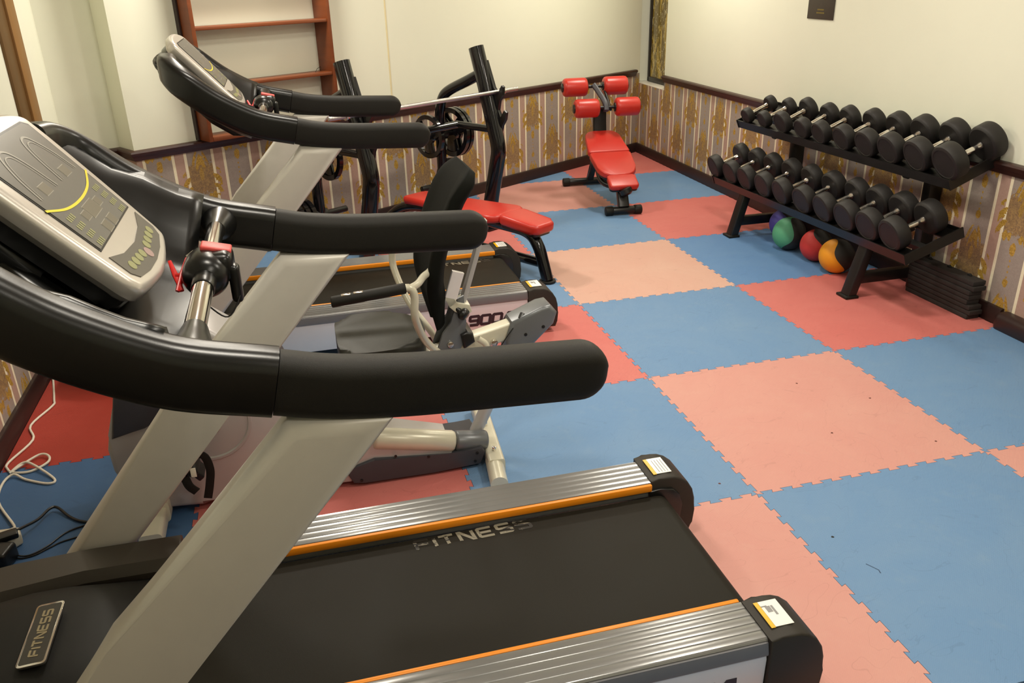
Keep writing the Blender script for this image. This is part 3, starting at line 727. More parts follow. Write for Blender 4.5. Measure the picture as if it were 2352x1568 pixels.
    strip([(-.185, .228), (-.10, .205), (0, .198), (.10, .205), (.185, .228)], .0055, YELLOW, 'yellow_arc')
    strip([(-.150, .245), (-.135, .30), (-.10, .345), (-.06, .345), (-.035, .31), (-.02, .245)], .0050, LINES, 'track_line')
    strip([(-.140, .245), (-.125, .295), (-.098, .332), (-.064, .332), (-.045, .30), (-.032, .245)], .0025, LINES, 'track_line')
    strip([(.150, .245), (.135, .30), (.10, .345), (.06, .345), (.035, .31), (.02, .245)], .0050, LINES, 'track_line')
    strip([(.140, .245), (.125, .295), (.098, .332), (.064, .332), (.045, .30), (.032, .245)], .0025, LINES, 'track_line')
    def rect(cx, cy2, a, b_, nm='lcd_window'):
        fr = on([(cx-a/2-.0015, cy2-b_/2-.0015), (cx+a/2+.0015, cy2-b_/2-.0015), (cx+a/2+.0015, cy2+b_/2+.0015), (cx-a/2-.0015, cy2+b_/2+.0015)], .0140, .0149, LINES, nm+'_frame', dsp)
        on([(cx-a/2, cy2-b_/2), (cx+a/2, cy2-b_/2), (cx+a/2, cy2+b_/2), (cx-a/2, cy2+b_/2)], .0145, .0153, LCD, nm, fr)
    rect(-.085, .255, .045, .022); rect(.085, .255, .045, .022)
    rect(0, .172, .080, .030); rect(-.060, .172, .034, .018); rect(.060, .172, .034, .018); rect(-.027, .130, .040, .022); rect(.027, .130, .040, .022)
    for sx in (-1, 1):
        bm = newbm()
        for r in range(4):
            for c in range(4):
                u = sx*.128+((c-1.5)*.011); v_ = .190-r*.0215
                bm.faces.new([bm.verts.new(cm @ Vector((u+a, v_+b_, .0151))) for a, b_ in ((-.0035, -.006), (.0035, -.006), (.0035, .006), (-.0035, .006))])
        mk('speed_key_print', bm, KEYPRINT, dsp, 0)
    # console neck
    bm = newbm(); sweep(bm, [(-1.44, 0, 1.19), (-1.44, 0, 1.27)], rrect(.30, .08, .02, 4), up=(1, 0, 0)); mk('console_neck', bm, BLACKPL, t)
    return t
tread = make_treadmill()
t2 = copy_tree(tread); t2.location = (-1.395, -.885, 0); 
for ch in bpy.data.objects:
    if ch.parent == t2 and ch.name.startswith('belt_lettering'): ch.location.x += .38
t2['label'] = 'farther treadmill behind the exercise bike, dark belt and white side panel'
# amber clip hanging on the near treadmill's far upright
bm = newbm()
a0 = Vector((-2.985, -2.995, .792)); d = Vector((.085, 0, .093)).normalized()
bq = [a0, a0+d*.05, a0+d*.10]
sweep(bm, [q+Vector((-.045, -.045, .012)) for q in bq], rrect(.030, .014, .004, 2), up=(-.7, 0, .7))
tube(bm, spline([a0+Vector((-.047+.022*math.cos(k*PI/4), -.05, -.012+.022*math.sin(k*PI/4))) for k in range(8)], 2, True), .0065, 8, 0, closed=True)
tag(mk('amber_clip', bm, AMBER), 'small amber plastic clip stuck on the far upright of the nearest treadmill', 'clip')
# ------------------------------------------------------------------ recumbent exercise bike
def make_bike():
    t = thing('exercise_bike', 'silver recumbent exercise bike with black seat between the treadmills', 'exercise bike', (-2.4, -2.40, 0))
    off = Vector((-2.4, -2.40, 0)); yc = -2.40
    def pr(name, poly, y0, y1, mat, bev=.012, par=t, smooth=45):
        bm = newbm(); addprism(bm, [(a, b_) for a, b_ in poly], lambda q, a: Vector((q[0], a, q[1]))-off, y0, y1, bev, 3); return mk(name, bm, mat, par, smooth)
    def tb(name, pts, r, mat, par=t, n=16, sm=0):
        bm = newbm(); tube(bm, [Vector(q)-off for q in pts], r, n, sm); return mk(name, bm, mat, par, 60)
    # shroud: two half shells round the flywheel
    sh = [(-3.150, .560), (-3.19, .46), (-3.222, .363), (-3.238, .30), (-3.235, .22), (-3.205, .11), (-3.165, .055), (-3.09, .035), (-2.965, .025), (-2.86, .06), (-2.66, .08), (-2.62, .20), (-2.66, .40), (-2.735, .62), (-2.86, .72), (-3.03, .70)]
    pr('shroud', sh, -2.52, -2.28, BIKESIL, .020)
    dk = [(-3.165, .565), (-3.212, .350), (-3.10, .378), (-2.99, .425), (-2.90, .62), (-3.03, .72)]
    pr('shroud_inset', dk, -2.532, -2.268, BIKEDK, .008)
    bk = [(-2.73, .60), (-2.63, .36), (-2.585, .20), (-2.56, .20), (-2.55, .34), (-2.62, .52), (-2.70, .66)]
    pr('shroud_rear_cover', bk, -2.50, -2.30, BIKEDK, .010)
    for sx in (-2.532,):
        bm = newbm(); lathe(bm, Vector((-2.90, -2.515, .36))-off, Vector((-2.90, -2.60, .36))-off, [(0, .150), (.012, .150), (.016, .146), (.016, .138), (.010, .134), (.012, .05), (.020, .045)], 40); mk('crank_disc', bm, BIKESIL, t, 40)
    # crank and pedals
    for sd, ang in ((-1, -1.30), (1, 1.84)):
        y = -2.57 if sd < 0 else -2.235
        c = Vector((-2.90, y, .36)); e = c+Vector((math.cos(ang)*.15, 0, math.sin(ang)*.15))
        e = Vector((-2.955, y, .275)) if sd < 0 else Vector((-2.85, y, .45))
        bm = newbm(); sweep(bm, [c-off, e-off], rrect(.014, .026, .005, 2), up=(0, 0, 1) if abs(e.z-c.z) < .02 else (1, 0, 0)); crank = mk('crank_arm', bm, CHROME, t)
        pc = e+Vector((0, sd*.055, -.02))
        bm = newbm(); addbox(bm, pc-off, (.085, .085, .024), rot=Matrix.Rotation(.9, 3, 'Y'), bev=.006); addbox(bm, pc-off+Vector((-.0, 0, 0)), (.03, .10, .034), rot=Matrix.Rotation(.9, 3, 'Y'), bev=.008)
        ped = mk('pedal', bm, SATBLK, t)
        bm = newbm(); addbox(bm, pc-off+Vector((.004, sd*.052, .006)), (.018, .003, .035), bev=.001); mk('pedal_reflector', bm, simple('reflector', (.75, .72, .60), .3) if 'reflector' not in bpy.data.materials else bpy.data.materials['reflector'], ped)
        bm = newbm(); P = [pc+Vector((-.035, sd*.02, -.02)), pc+Vector((-.01, sd*.035, .05)), pc+Vector((.040, sd*.03, .055)), pc+Vector((.055, sd*.03, .0)), pc+Vector((.045, sd*.03, -.06)), pc+Vector((.030, sd*.03, -.115))]
        sweep(bm, [q-off for q in spline(P, 5)], rrect(.028, .004, .0015, 2), up=(0, 1, .01)); mk('pedal_strap', bm, RUBBER, ped)
        bm = newbm(); P = [pc+Vector((-.03, sd*.03, -.02)), pc+Vector((-.02, sd*.035, -.055)), pc+Vector((.0, sd*.035, -.080))]
        sweep(bm, [q-off for q in spline(P, 5)], rrect(.030, .006, .002, 2), up=(0, 1, .01)); mk('pedal_strap', bm, RUBBER, ped)
    # front foot
    bm = newbm(); sweep(bm, [Vector((-3.12, y, .040))-off for y in (-2.72, -2.2)], rrect(.075, .062, .015, 3)); mk('front_foot', bm, BEIGEM, t)
    bm = newbm(); sweep(bm, [Vector((-3.12, -2.56, .050))-off, Vector((-3.12, -2.50, .050))-off], rrect(.09, .088, .02, 3)); mk('foot_collar', bm, BEIGEM, t)
    # low frame
    pr('frame_cover', [(-2.70, .045), (-2.70, .20), (-2.56, .17), (-2.42, .19), (-2.34, .185), (-2.04, .095), (-2.04, .060), (-2.33, .100), (-2.43, .02), (-2.55, .03)], -2.515, -2.30, BIKESIL, .008)
    pr('frame_skirt', [(-2.452, .080), (-2.34, .112), (-2.05, .080), (-1.925, .092), (-1.912, .068), (-1.932, .018), (-2.114, .012), (-2.38, .012), (-2.425, .02)], -2.528, -2.29, BIKEDK, .006)
    for q in ((-2.26, .112), (-2.135, .088), (-1.945, .070), (-1.955, .035), (-2.395, .030)):
        bm = newbm(); cylr(bm, Vector((q[0], -2.5315, q[1]))-off, Vector((q[0], -2.527, q[1]))-off, .0055, .0006, 10); mk('screw', bm, SATBLK, t)
    bm = newbm(); cylr(bm, Vector((-2.335, -2.495, .186))-off, Vector((-2.025, -2.485, .112))-off, .042, .014, 28); mk('frame_tube', bm, BEIGEM, t, 60)
    bm = newbm(); cylr(bm, Vector((-2.025, -2.480, .110))-off, Vector((-1.895, -2.470, .085))-off, .041, .010, 28); mk('tube_end_cap', bm, BIKEGR, t, 60)
    # rear foot
    bm = newbm(); sweep(bm, [Vector((-1.905, -2.72, .036))-off, Vector((-1.885, -2.55, .036))-off], circ(.034, 18)); mk('foot_sleeve', bm, BEIGEM, t, 60)
    bm = newbm(); sweep(bm, [Vector((-1.885, -2.60, .038))-off, Vector((-1.845, -2.08, .038))-off], rrect(.066, .066, .012, 3)); rf = mk('rear_foot', bm, BEIGEM, t, 60)
    for y, x in ((-2.33, -1.866), (-2.53, -1.878)):
        bm = newbm(); cylr(bm, Vector((x, y, .07))-off, Vector((x, y, .088))-off, .008, .003, 12); mk('bolt', bm, CHROME, rf)
    tb('rear_post', [(-1.925, -2.415, .10), (-1.82, -2.415, .32), (-1.725, -2.415, .50)], .026, BIKESIL)
    # seat rail
    bm = newbm(); sweep(bm, [Vector((-2.42, -2.415, .375))-off, Vector((-1.745, -2.415, .535))-off], rrect(.062, .064, .008, 3)); mk('seat_rail', bm, BEIGEM, t)
    pr('rail_end_housing', [(-1.775, .572), (-1.66, .618), (-1.625, .622), (-1.598, .590), (-1.612, .545), (-1.70, .462), (-1.80, .44), (-1.80, .50)], -2.468, -2.362, BIKEGR, .014)
    for q in ((-1.655, .540), (-1.725, .517)):
        bm = newbm(); cylr(bm, Vector((q[0], -2.471, q[1]))-off, Vector((q[0], -2.466, q[1]))-off, .0065, .0006, 10); mk('screw', bm, SATBLK, t)
    bm = newbm(); cylr(bm, Vector((-1.845, -2.460, .493))-off, Vector((-1.845, -2.442, .493))-off, .014, .003, 16); mk('rail_bolt', bm, CHROME, t)
    bm = newbm(); tube(bm, [Vector((-1.735, -2.452, .585))-off, Vector((-1.79, -2.470, .53))-off, Vector((-1.83, -2.47, .475))-off, Vector((-1.85, -2.46, .44))-off], .0022, 8, 6); tube(bm, [Vector((-1.728, -2.44, .592))-off, Vector((-1.742, -2.455, .576))-off], .010, 10); mk('cable', bm, SATBLK, t)
    # seat carriage
    pr('seat_bracket', [(-2.075, .47), (-2.04, .56), (-2.005, .60), (-1.980, .69), (-1.955, .70), (-1.950, .60), (-1.958, .52), (-1.995, .46)], -2.462, -2.450, BIKEGR, .002)
    pr('seat_bracket', [(-2.075, .47), (-2.04, .56), (-2.005, .60), (-1.980, .69), (-1.955, .70), (-1.950, .60), (-1.958, .52), (-1.995, .46)], -2.378, -2.366, BIKEGR, .002)
    pr('adjuster_plate', [(-2.010, .662), (-1.985, .680), (-1.935, .664), (-1.928, .636), (-1.945, .626), (-1.992, .642)], -2.47, -2.36, BEIGEM, .003)
    bm = newbm(); lathe(bm, Vector((-1.985, -2.46, .655))-off, Vector((-1.945, -2.50, .620))-off, [(0, .010), (.02, .010), (.024, .019), (.032, .024), (.046, .022), (.053, .013)], 20); mk('adjuster_knob', bm, SATBLK, t, 50)
    pr('pivot_cover', [(-1.975, .550), (-1.95, .562), (-1.928, .550), (-1.922, .515), (-1.965, .49)], -2.478, -2.35, SATBLK, .010)
    bm = newbm(); cylr(bm, Vector((-2.015, -2.472, .515))-off, Vector((-2.015, -2.460, .515))-off, .012, .002, 14); mk('pivot_bolt', bm, CHROME, t)
    tb('lever', [(-1.915, -2.49, .535), (-1.885, -2.49, .505), (-1.89, -2.49, .46), (-1.945, -2.49, .42)], .012, BEIGEM, sm=5)
    # seat
    seat = [(-2.425, .515), (-2.43, .60), (-2.41, .632), (-2.36, .640), (-2.26, .636), (-2.18, .625), (-2.14, .598), (-2.11, .545), (-2.12, .515), (-2.26, .500)]
    bm = newbm()
    pts = spline([(-2.425, -2.53, 0), (-2.39, -2.575, 0), (-2.28, -2.59, 0), (-2.16, -2.565, 0), (-2.115, -2.48, 0), (-2.11, -2.33, 0), (-2.16, -2.235, 0), (-2.28, -2.205, 0), (-2.39, -2.22, 0), (-2.425, -2.27, 0), (-2.43, -2.40, 0)], 4, True)
    addprism(bm, [(q.x, q.y) for q in pts], lambda q, a: Vector((q[0]+.006, q[1], a))-off, .500, .578, .026, 5); mk('seat', bm, SEATBLK, t, 60)
    # backrest: tall leaning curved pad
    prof = [(-2.040, .585), (-2.072, .700), (-2.082, .790), (-2.060, .900), (-2.015, 1.020), (-1.965, 1.120), (-1.925, 1.172)]
    fr = spline([(a, 0, b_) for a, b_ in prof], 4); bm = newbm(); rings = []
    N = len(fr)
    for i, q in enumerate(fr):
        tt = i/(N-1); d = (fr[min(i+1, N-1)]-fr[max(i-1, 0)]).normalized(); nn = Vector((d.z, 0, -d.x))
        hw = .17*(.42+.58*min(1, tt/.35)) if tt < .35 else .17*(1 if tt < .8 else 1-.30*((tt-.8)/.2)**2)
        th = .060*(min(1, .35+tt*4)) if tt < .16 else .062*(1 if tt < .9 else 1-.4*(tt-.9)/.1)
        row = []
        for a, b_ in rrect(2, 2, .5, 4):
            curl = .030*(a*a)*(1 if tt < .75 else 1-.8*(tt-.75)/.25)
            row.append(bm.verts.new(Vector((q.x, -2.40+a*hw, q.z))+nn*(th*(b_+1)/2-curl)*1.0-off))
        rings.append(row)
    m_ = len(rings[0])
    for A, B in zip(rings[:-1], rings[1:]):
        for j in range(m_): bm.faces.new((A[j], A[(j+1) % m_], B[(j+1) % m_], B[j]))
    bm.faces.new(rings[0]); bm.faces.new(rings[-1][::-1])
    mk('backrest', bm, SEATMESH, t, 60)
    bm = newbm(); sweep(bm, [Vector(q)-off for q in ((-1.995, -2.43, .56), (-1.950, -2.43, .68), (-1.895, -2.43, .85), (-1.862, -2.43, .97))], rrect(.042, .018, .004, 2), up=(1, 0, -.3)); mk('backrest_bar', bm, BIKESIL, t)
    bm = newbm(); sweep(bm, [Vector(q)-off for q in ((-2.006, -2.48, .705), (-1.992, -2.48, .75), (-1.975, -2.48, .800))], rrect(.020, .045, .004, 2), up=(1, 0, -.3)); mk('document_sleeve', bm, simple('clear_sleeve', (.75, .70, .70), .15), t)
    # side handlebars
    for sd in (-1, 1):
        y = -2.40+sd*.285
        tb('side_handle', [(-2.205, y, .835), (-2.175, y, .832), (-2.163, y, .80), (-2.165, y+.01*-sd, .72), (-2.125, y-.09*sd, .60), (-2.06, y-.16*sd, .50), (-2.04, y-.17*sd, .46)], .0135, BEIGEM, sm=4)
        g = newbm(); cylr(g, Vector((-2.435, y, .815))-off, Vector((-2.190, y, .835))-off, .0185, .005, 20); gg = mk('hand_grip', g, RUBBER, t, 50)
        for a in (-2.385, -2.345):
            g = newbm(); g_ = (a+2.435)/.245*.02+.815; addbox(g, Vector((a, y, g_+.0165))-off, (.032, .018, .006), rot=Matrix.Rotation(-.08, 3, 'Y'), bev=.002); mk('pulse_plate', g, CHROME, gg)
    tb('handle_crossbar', [(-2.175, -2.685, .833), (-2.145, -2.655, .835), (-2.115, -2.585, .833), (-2.080, -2.52, .830), (-2.05, -2.40, .828), (-2.080, -2.28, .830), (-2.115, -2.215, .833), (-2.145, -2.145, .835), (-2.175, -2.115, .833)], .0125, BEIGEM, sm=4)
    return t
make_bike()
# ------------------------------------------------------------------ dumbbell rack, dumbbells
RC = Vector((0, -.72, 0)); RA = math.radians(2.2)
def rk(x, l, z):   # rack frame: x depth (world x at middle), l along the wall (+ = far end)
    return Vector((x, -.72, z))+Vector((-math.sin(RA), math.cos(RA), 0))*l+Vector((0, 0, 0))
SHU = dict(x=.700, z=.725, x2=.985, z2=.845); SHL = dict(x=.525, z=.335, x2=.855, z2=.452)
def make_rack():
    t = thing('dumbbell_rack', 'black steel two-tier dumbbell rack along the right wall', 'rack', (.75, -.72, 0)); off = Vector((.75, -.72, 0))
    for l, s in ((.645, 1), (-.645, -1)):
        bm = newbm(); sweep(bm, [rk(.50, l, .010)-off, rk(.585, l, .325)-off], rrect(.060, .075, .010, 3), up=(0, 1, 0)); leg = mk('front_leg', bm, SATBLK, t)
        bm = newbm(); addbox(bm, rk(.495, l, .008)-off, (.085, .100, .016), bev=.005); mk('rubber_foot', bm, RUBBER, leg)
        bm = newbm(); sweep(bm, [rk(.525, l, .11)-off, rk(.94, l, .11)-off], rrect(.05, .065, .008, 2)); mk('base_beam', bm, SATBLK, t)
        bm = newbm(); sweep(bm, [rk(.950, l, .005)-off, rk(.950, l, .80)-off], rrect(.085, .062, .008, 2), up=(0, 1, 0)); mk('column', bm, SATBLK, t)
        for S, zz in ((SHU, -.045), (SHL, -.05)):
            bm = newbm(); sweep(bm, [rk(S['x']+.05, l, S['z']+zz+.012)-off, rk(min(.96, S['x2']), l, S['z2']+zz-.012)-off], rrect(.055, .050, .008, 2)); mk('shelf_bracket', bm, SATBLK, t)
    for S in (SHU, SHL):
        L = 1.0 if S is SHL else 1.02
        d = Vector((S['x2']-S['x'], 0, S['z2']-S['z'])); dl = d.length; d.normalize(); nrm = Vector((-d.z, 0, d.x))
        sh = newbm()
        # two angle rails, front lip and rear
        def bar(a, b_, h0, h1):
            pol = [(a, h0), (b_, h0), (b_, h1), (a, h1)]
            A = []
            for l in (-L, L): A.append([sh.verts.new(rk(S['x'], l, S['z'])+d*q[0]+nrm*q[1]-off) for q in pol])
            for j in range(4): sh.faces.new((A[0][j], A[0][(j+1) % 4], A[1][(j+1) % 4], A[1][j]))
            sh.faces.new(A[0][::-1]); sh.faces.new(A[1])
        bar(0, .006, -.035, .022); bar(.006, .085, -.006, 0); bar(dl-.09, dl-.006, -.006, 0); bar(dl-.006, dl, -.01, .022); bar(.13, .17, -.035, -.006)
        mk('shelf', sh, SATBLK, t)
        for l in (-L-.004, L+.004):
            bm = newbm(); A = []
            for l2 in (l-.004, l+.004): A.append([bm.verts.new(rk(S['x'], l2, S['z'])+d*q[0]+nrm*q[1]-off) for q in ((-.004, -.036), (dl+.01, -.036), (dl+.01, .024), (-.004, .024))])
            for j in range(4): bm.faces.new((A[0][j], A[0][(j+1) % 4], A[1][(j+1) % 4], A[1][j]))
            bm.faces.new(A[0][::-1]); bm.faces.new(A[1]); mk('end_plate', bm, SATBLK, t)
    return t
make_rack()
def dumbbell(r, hl, grip, name_lab, loc, d, grp):
    """axis along d; head radius r, head length hl"""
    t = thing('dumbbell', name_lab, 'dumbbell', loc, 0, grp)
    d = Vector(d).normalized()
    for s in (-1, 1):
        a = d*(s*grip/2); b_ = d*(s*(grip/2+hl)); bm = newbm()
        lathe(bm, a, b_, [(0, r*.45), (.001, r*.86), (.008, r*.96), (.016, r), (hl-.014, r), (hl-.005, r*.955), (hl-.001, r*.88), (hl-.0005, r*.80), (hl-.003, r*.76), (hl-.003, r*.1)], 36); mk('dumbbell_head', bm, DBRUB, t, 30)
    bm = newbm(); hr = .0135
    prof = [(0, hr*.9)]
    for k in range(13):
        u = k/12; prof.append((grip*(.02+.96*u), hr*(.95+.16*math.sin(PI*u))+(.006 if k in (0, 12) else (.0035 if k in (1, 11) else 0))))
    prof.append((grip, hr*.9)); lathe(bm, -d*grip/2, d*grip/2, prof, 20); mk('dumbbell_handle', bm, CHROME, t, 40)
    return t
ordn = ['first', 'second', 'third', 'fourth', 'fifth', 'sixth', 'seventh', 'eighth', 'ninth', 'tenth']
UY = [.20, -.02, -.24, -.46, -.655, -.875, -1.085, -1.285, -1.50, -1.715]; LY = [.27, .05, -.145, -.365, -.575, -.80, -1.015, -1.215, -1.41, -1.605]
for tier, S, Ys, r0, r1 in (('upper', SHU, UY, .056, .098), ('lower', SHL, LY, .084, .094)):
    d = Vector((S['x2']-S['x'], 0, S['z2']-S['z'])); dl = d.length; d.normalize(); nrm = Vector((-d.z, 0, d.x))
    for k in range(10):
        f = k/9; r = r0+(r1-r0)*f; l = (Ys[k]+.72)
        if tier == 'upper' and k in (2,): r += .010
        hl = .055+.030*f if tier == 'upper' else .072+.012*f
        grip = .135
        c = rk(S['x'], l, S['z'])+d*(.010+hl+grip/2)+nrm*(r+.002)
        yaw_ = random.uniform(-.05, .05); dd = Matrix.Rotation(yaw_, 3, 'Z') @ d
        lab = f'black round rubber dumbbell with chrome handle, {ordn[k]} from the left on the {tier} rack tier'
        if k == 0: lab = f'leftmost and smallest black round dumbbell on the {tier} tier of the rack'
        if k == 9: lab = f'rightmost and largest black round dumbbell on the {tier} tier of the rack'
        dumbbell(r, hl, grip, lab, c, dd, f'dumbbells on the {tier} tier')
# exercise balls
def ballmat(name, c1):
    m, nt, b = newmat(name); vec, (x, y, z) = coords(nt)
    R = .125
    s = (x+(z*(PI/R)).sin()*.045).gt(0.0)
    n = noise(nt, vec, 260, 2); ring = (y*(2*PI/.010)).sin()
    nt.links.new(mix(nt, s, c1, (.022, .022, .020)), b.inputs['Base Color']); b.inputs['Roughness'].default_value = .6; bump(nt, b, n+ring*.3, .3, .001); return m
def ball(loc, r, c1, lab, rot):
    bm = newbm(); bmesh.ops.create_uvsphere(bm, u_segments=40, v_segments=24, radius=r)
    vs = [v for v in bm.verts]
    o = mk('exercise_ball', bm, ballmat('ball_'+lab.split()[0], c1), None, 180); o.location = loc; o.rotation_euler = rot; tag(o, lab, 'ball', 'two-tone exercise balls under the rack'); return o
ball((.700, -.975, .107), .107, lin(226, 150, 20), 'orange and black exercise ball on the floor beside the right foot of the dumbbell rack', (.2, .1, -.35))
ball((.715, -.735, .103), .103, lin(196, 52, 48), 'red and black exercise ball on the floor between the green and orange balls', (-.35, .1, -.35))
ball((.680, -.470, .110), .110, lin(84, 160, 120), 'green and black exercise ball on the floor left of the red ball', (-.7, .5, -.75))
ball((.790, -.235, .105), .105, lin(78, 70, 150), 'purple and black exercise ball half hidden behind the green ball', (1.3, -.3, .6))
# stack of rubber slabs
NS = 8
for k in range(NS):
    th = .0268; dx = random.uniform(-.010, .006); dy = random.uniform(-.022, .012); rz = random.uniform(-.012, .012)
    bm = newbm(); addbox(bm, (0, 0, 0), (.082, .48, th-.0012), bev=.004)
    lab = {0: 'black rubber slab at the bottom of the stack beside the dumbbell rack', NS-1: 'black rubber slab with finger holes on top of the stack by the right wall'}.get(k, f'black rubber slab, {ordn[k]} from the bottom in the stack by the right wall')
    o = mk('rubber_slab', bm, MATRUB, None); o.location = (.938+dx*.5, -1.62+dy, th*(k+.5)); o.rotation_euler = (0, 0, .012+rz*.5)
    tag(o, lab, 'rubber slab', 'black rubber slabs stacked by the wall')
    if k == NS-1:
        for y in (-.15, 0, .15):
            h = newbm(); cylr(h, (.008, y, th/2-.002), (.02, y, th/2+.0004), .013, .0005, 16); mk('finger_hole', h, simple('hole_black', (.004, .004, .004), .9) if 'hole_black' not in bpy.data.materials else bpy.data.materials['hole_black'], o)
# ------------------------------------------------------------------ sit-up bench
def make_situp():
    t = thing('situp_bench', 'red and black sit-up bench with four foam rollers near the far corner', 'sit-up bench', (.0, 1.15, 0), -math.radians(5))
    # local: y back(+) front(-); pads rise to the back
    def pad(name, y0, z0, y1, z1, w0, w1, th=.045, rf=.04, rb=.04):
        d = Vector((0, y1-y0, z1-z0)); L = d.length; d.normalize(); m = frame_m((0, y0, z0), (1, 0, 0), d)
        def corner(cx, cy2, sx, sy, r): return [(cx-sx*r+sx*r*math.cos(a), cy2-sy*r+sy*r*math.sin(a)) for a in ([PI/2*k/4 for k in range(5)] if sx*sy > 0 else [PI/2*k/4 for k in range(5)][::-1])]
        P = corner(w1/2, L, 1, 1, rb)+corner(-w1/2, L, -1, 1, rb)+corner(-w0/2, 0, -1, -1, rf)+corner(w0/2, 0, 1, -1, rf)
        bm = newbm(); addprism(bm, P, lambda q, a: m @ Vector((q[0], q[1], a)), -th, 0, .014, 4); o = mk(name, bm, REDVINYL, t, 55)
        bm = newbm(); addprism(bm, [tuple(Vector(q)*.96+Vector((0, .006))) for q in P], lambda q, a: m @ Vector((q[0], q[1], a)), -th-.014, -th+.002); mk('pad_board', bm, SATBLK, t)
        return o
    pad('front_pad', -.47, .235, -.335, .300, .235, .225, .045, .03, .02)
    pad('middle_pad', -.335, .295, -.015, .415, .31, .345, .050, .12, .03)
    pad('top_pad', -.012, .416, .285, .535, .345, .29, .050, .02, .08)
    def tb(name, pts, sec, up=(0, 0, 1), mat=SATBLK, sm=0):
        bm = newbm(); sweep(bm, spline(pts, sm) if sm else pts, sec, up=up); return mk(name, bm, mat, t, 50)
    tb('main_beam', [(0, -.40, .20), (0, 0, .335), (0, .28, .44)], rrect(.06, .05, .008, 2))
    tb('front_leg', [(0, -.435, .06), (0, -.36, .205)], rrect(.085, .055, .01, 2), up=(0, 1, 0))
    for nm, y, x0, x1 in (('front_foot', -.435, -.14, .14), ('rear_foot', .60, -.24, .24)):
        bm = newbm(); cylr(bm, (x0, y, .036), (x1, y, .036), .030, .004, 20); f = mk(nm, bm, SATBLK, t)
        for s in (x0, x1):
            bm = newbm(); sg = 1 if s > 0 else -1; cylr(bm, (s-.055*sg, y, .036), (s+.006*sg, y, .036), .036, .006, 20); mk('foot_cap', bm, RUBBER, f)
    tb('rear_strut', [(0, .60, .05), (0, .42, .30), (0, .25, .42)], rrect(.055, .05, .008, 2), up=(0, 1, 0))
    tb('pad_arch', [(-.105, -.02, .385), (-.125, -.10, .30), (-.115, -.22, .215), (-.03, -.33, .19)], circ(.020, 12), sm=5)
    tb('pad_arch', [(.105, -.02, .385), (.125, -.10, .30), (.115, -.22, .215), (.03, -.33, .19)], circ(.020, 12), sm=5)
    bm = newbm(); lathe(bm, (.0, -.445, .215), (.035, -.47, .13), [(0, .03), (.01, .05), (.045, .05), (.06, .03)], 20); mk('adjuster_knob', bm, SATBLK, t, 50)
    tb('roller_post', [(0, .29, .43), (0, .315, .60), (0, .32, .72)], rrect(.11, .045, .008, 2), up=(0, 1, 0))
    tb('roller_arm', [(.03, .22, .70), (.03, .26, .76), (-.005, .35, .84), (-.03, .40, .885)], rrect(.045, .05, .012, 2), up=(0, 1, .2), sm=4, mat=BIKEDK)
    tb('adjuster_rod', [(.075, .24, .70), (.065, .30, .77), (.055, .36, .84)], circ(.012, 12))
    for nm, x, y, z, sp_ in (('upper_axle', -.02, .40, .875, .285), ('lower_axle', .04, .235, .725, .285)):
        bm = newbm(); cylr(bm, (x-sp_, y, z), (x+sp_, y, z), .013, .002, 14); ax = mk(nm, bm, SATBLK, t)
        for s in (-1, 1):
            bm = newbm(); a = (x+s*.070, y, z); b_ = (x+s*.275, y, z)
            L = .205; lathe(bm, a, b_, [(0, .05), (.004, .062), (.014, .072), (.03, .075), (L-.03, .075), (L-.014, .072), (L-.004, .062), (L, .05)], 32); ro = mk('foam_roller', bm, REDVINYL, t, 60)
            bm = newbm(); cylr(bm, (x+s*.270, y, z), (x+s*.285, y, z), .036, .004, 20); mk('roller_cap', bm, SATBLK, ro); bm = newbm(); cylr(bm, (x+s*.062, y, z), (x+s*.074, y, z), .036, .004, 20); mk('roller_cap', bm, SATBLK, ro)
    return t
make_situp()
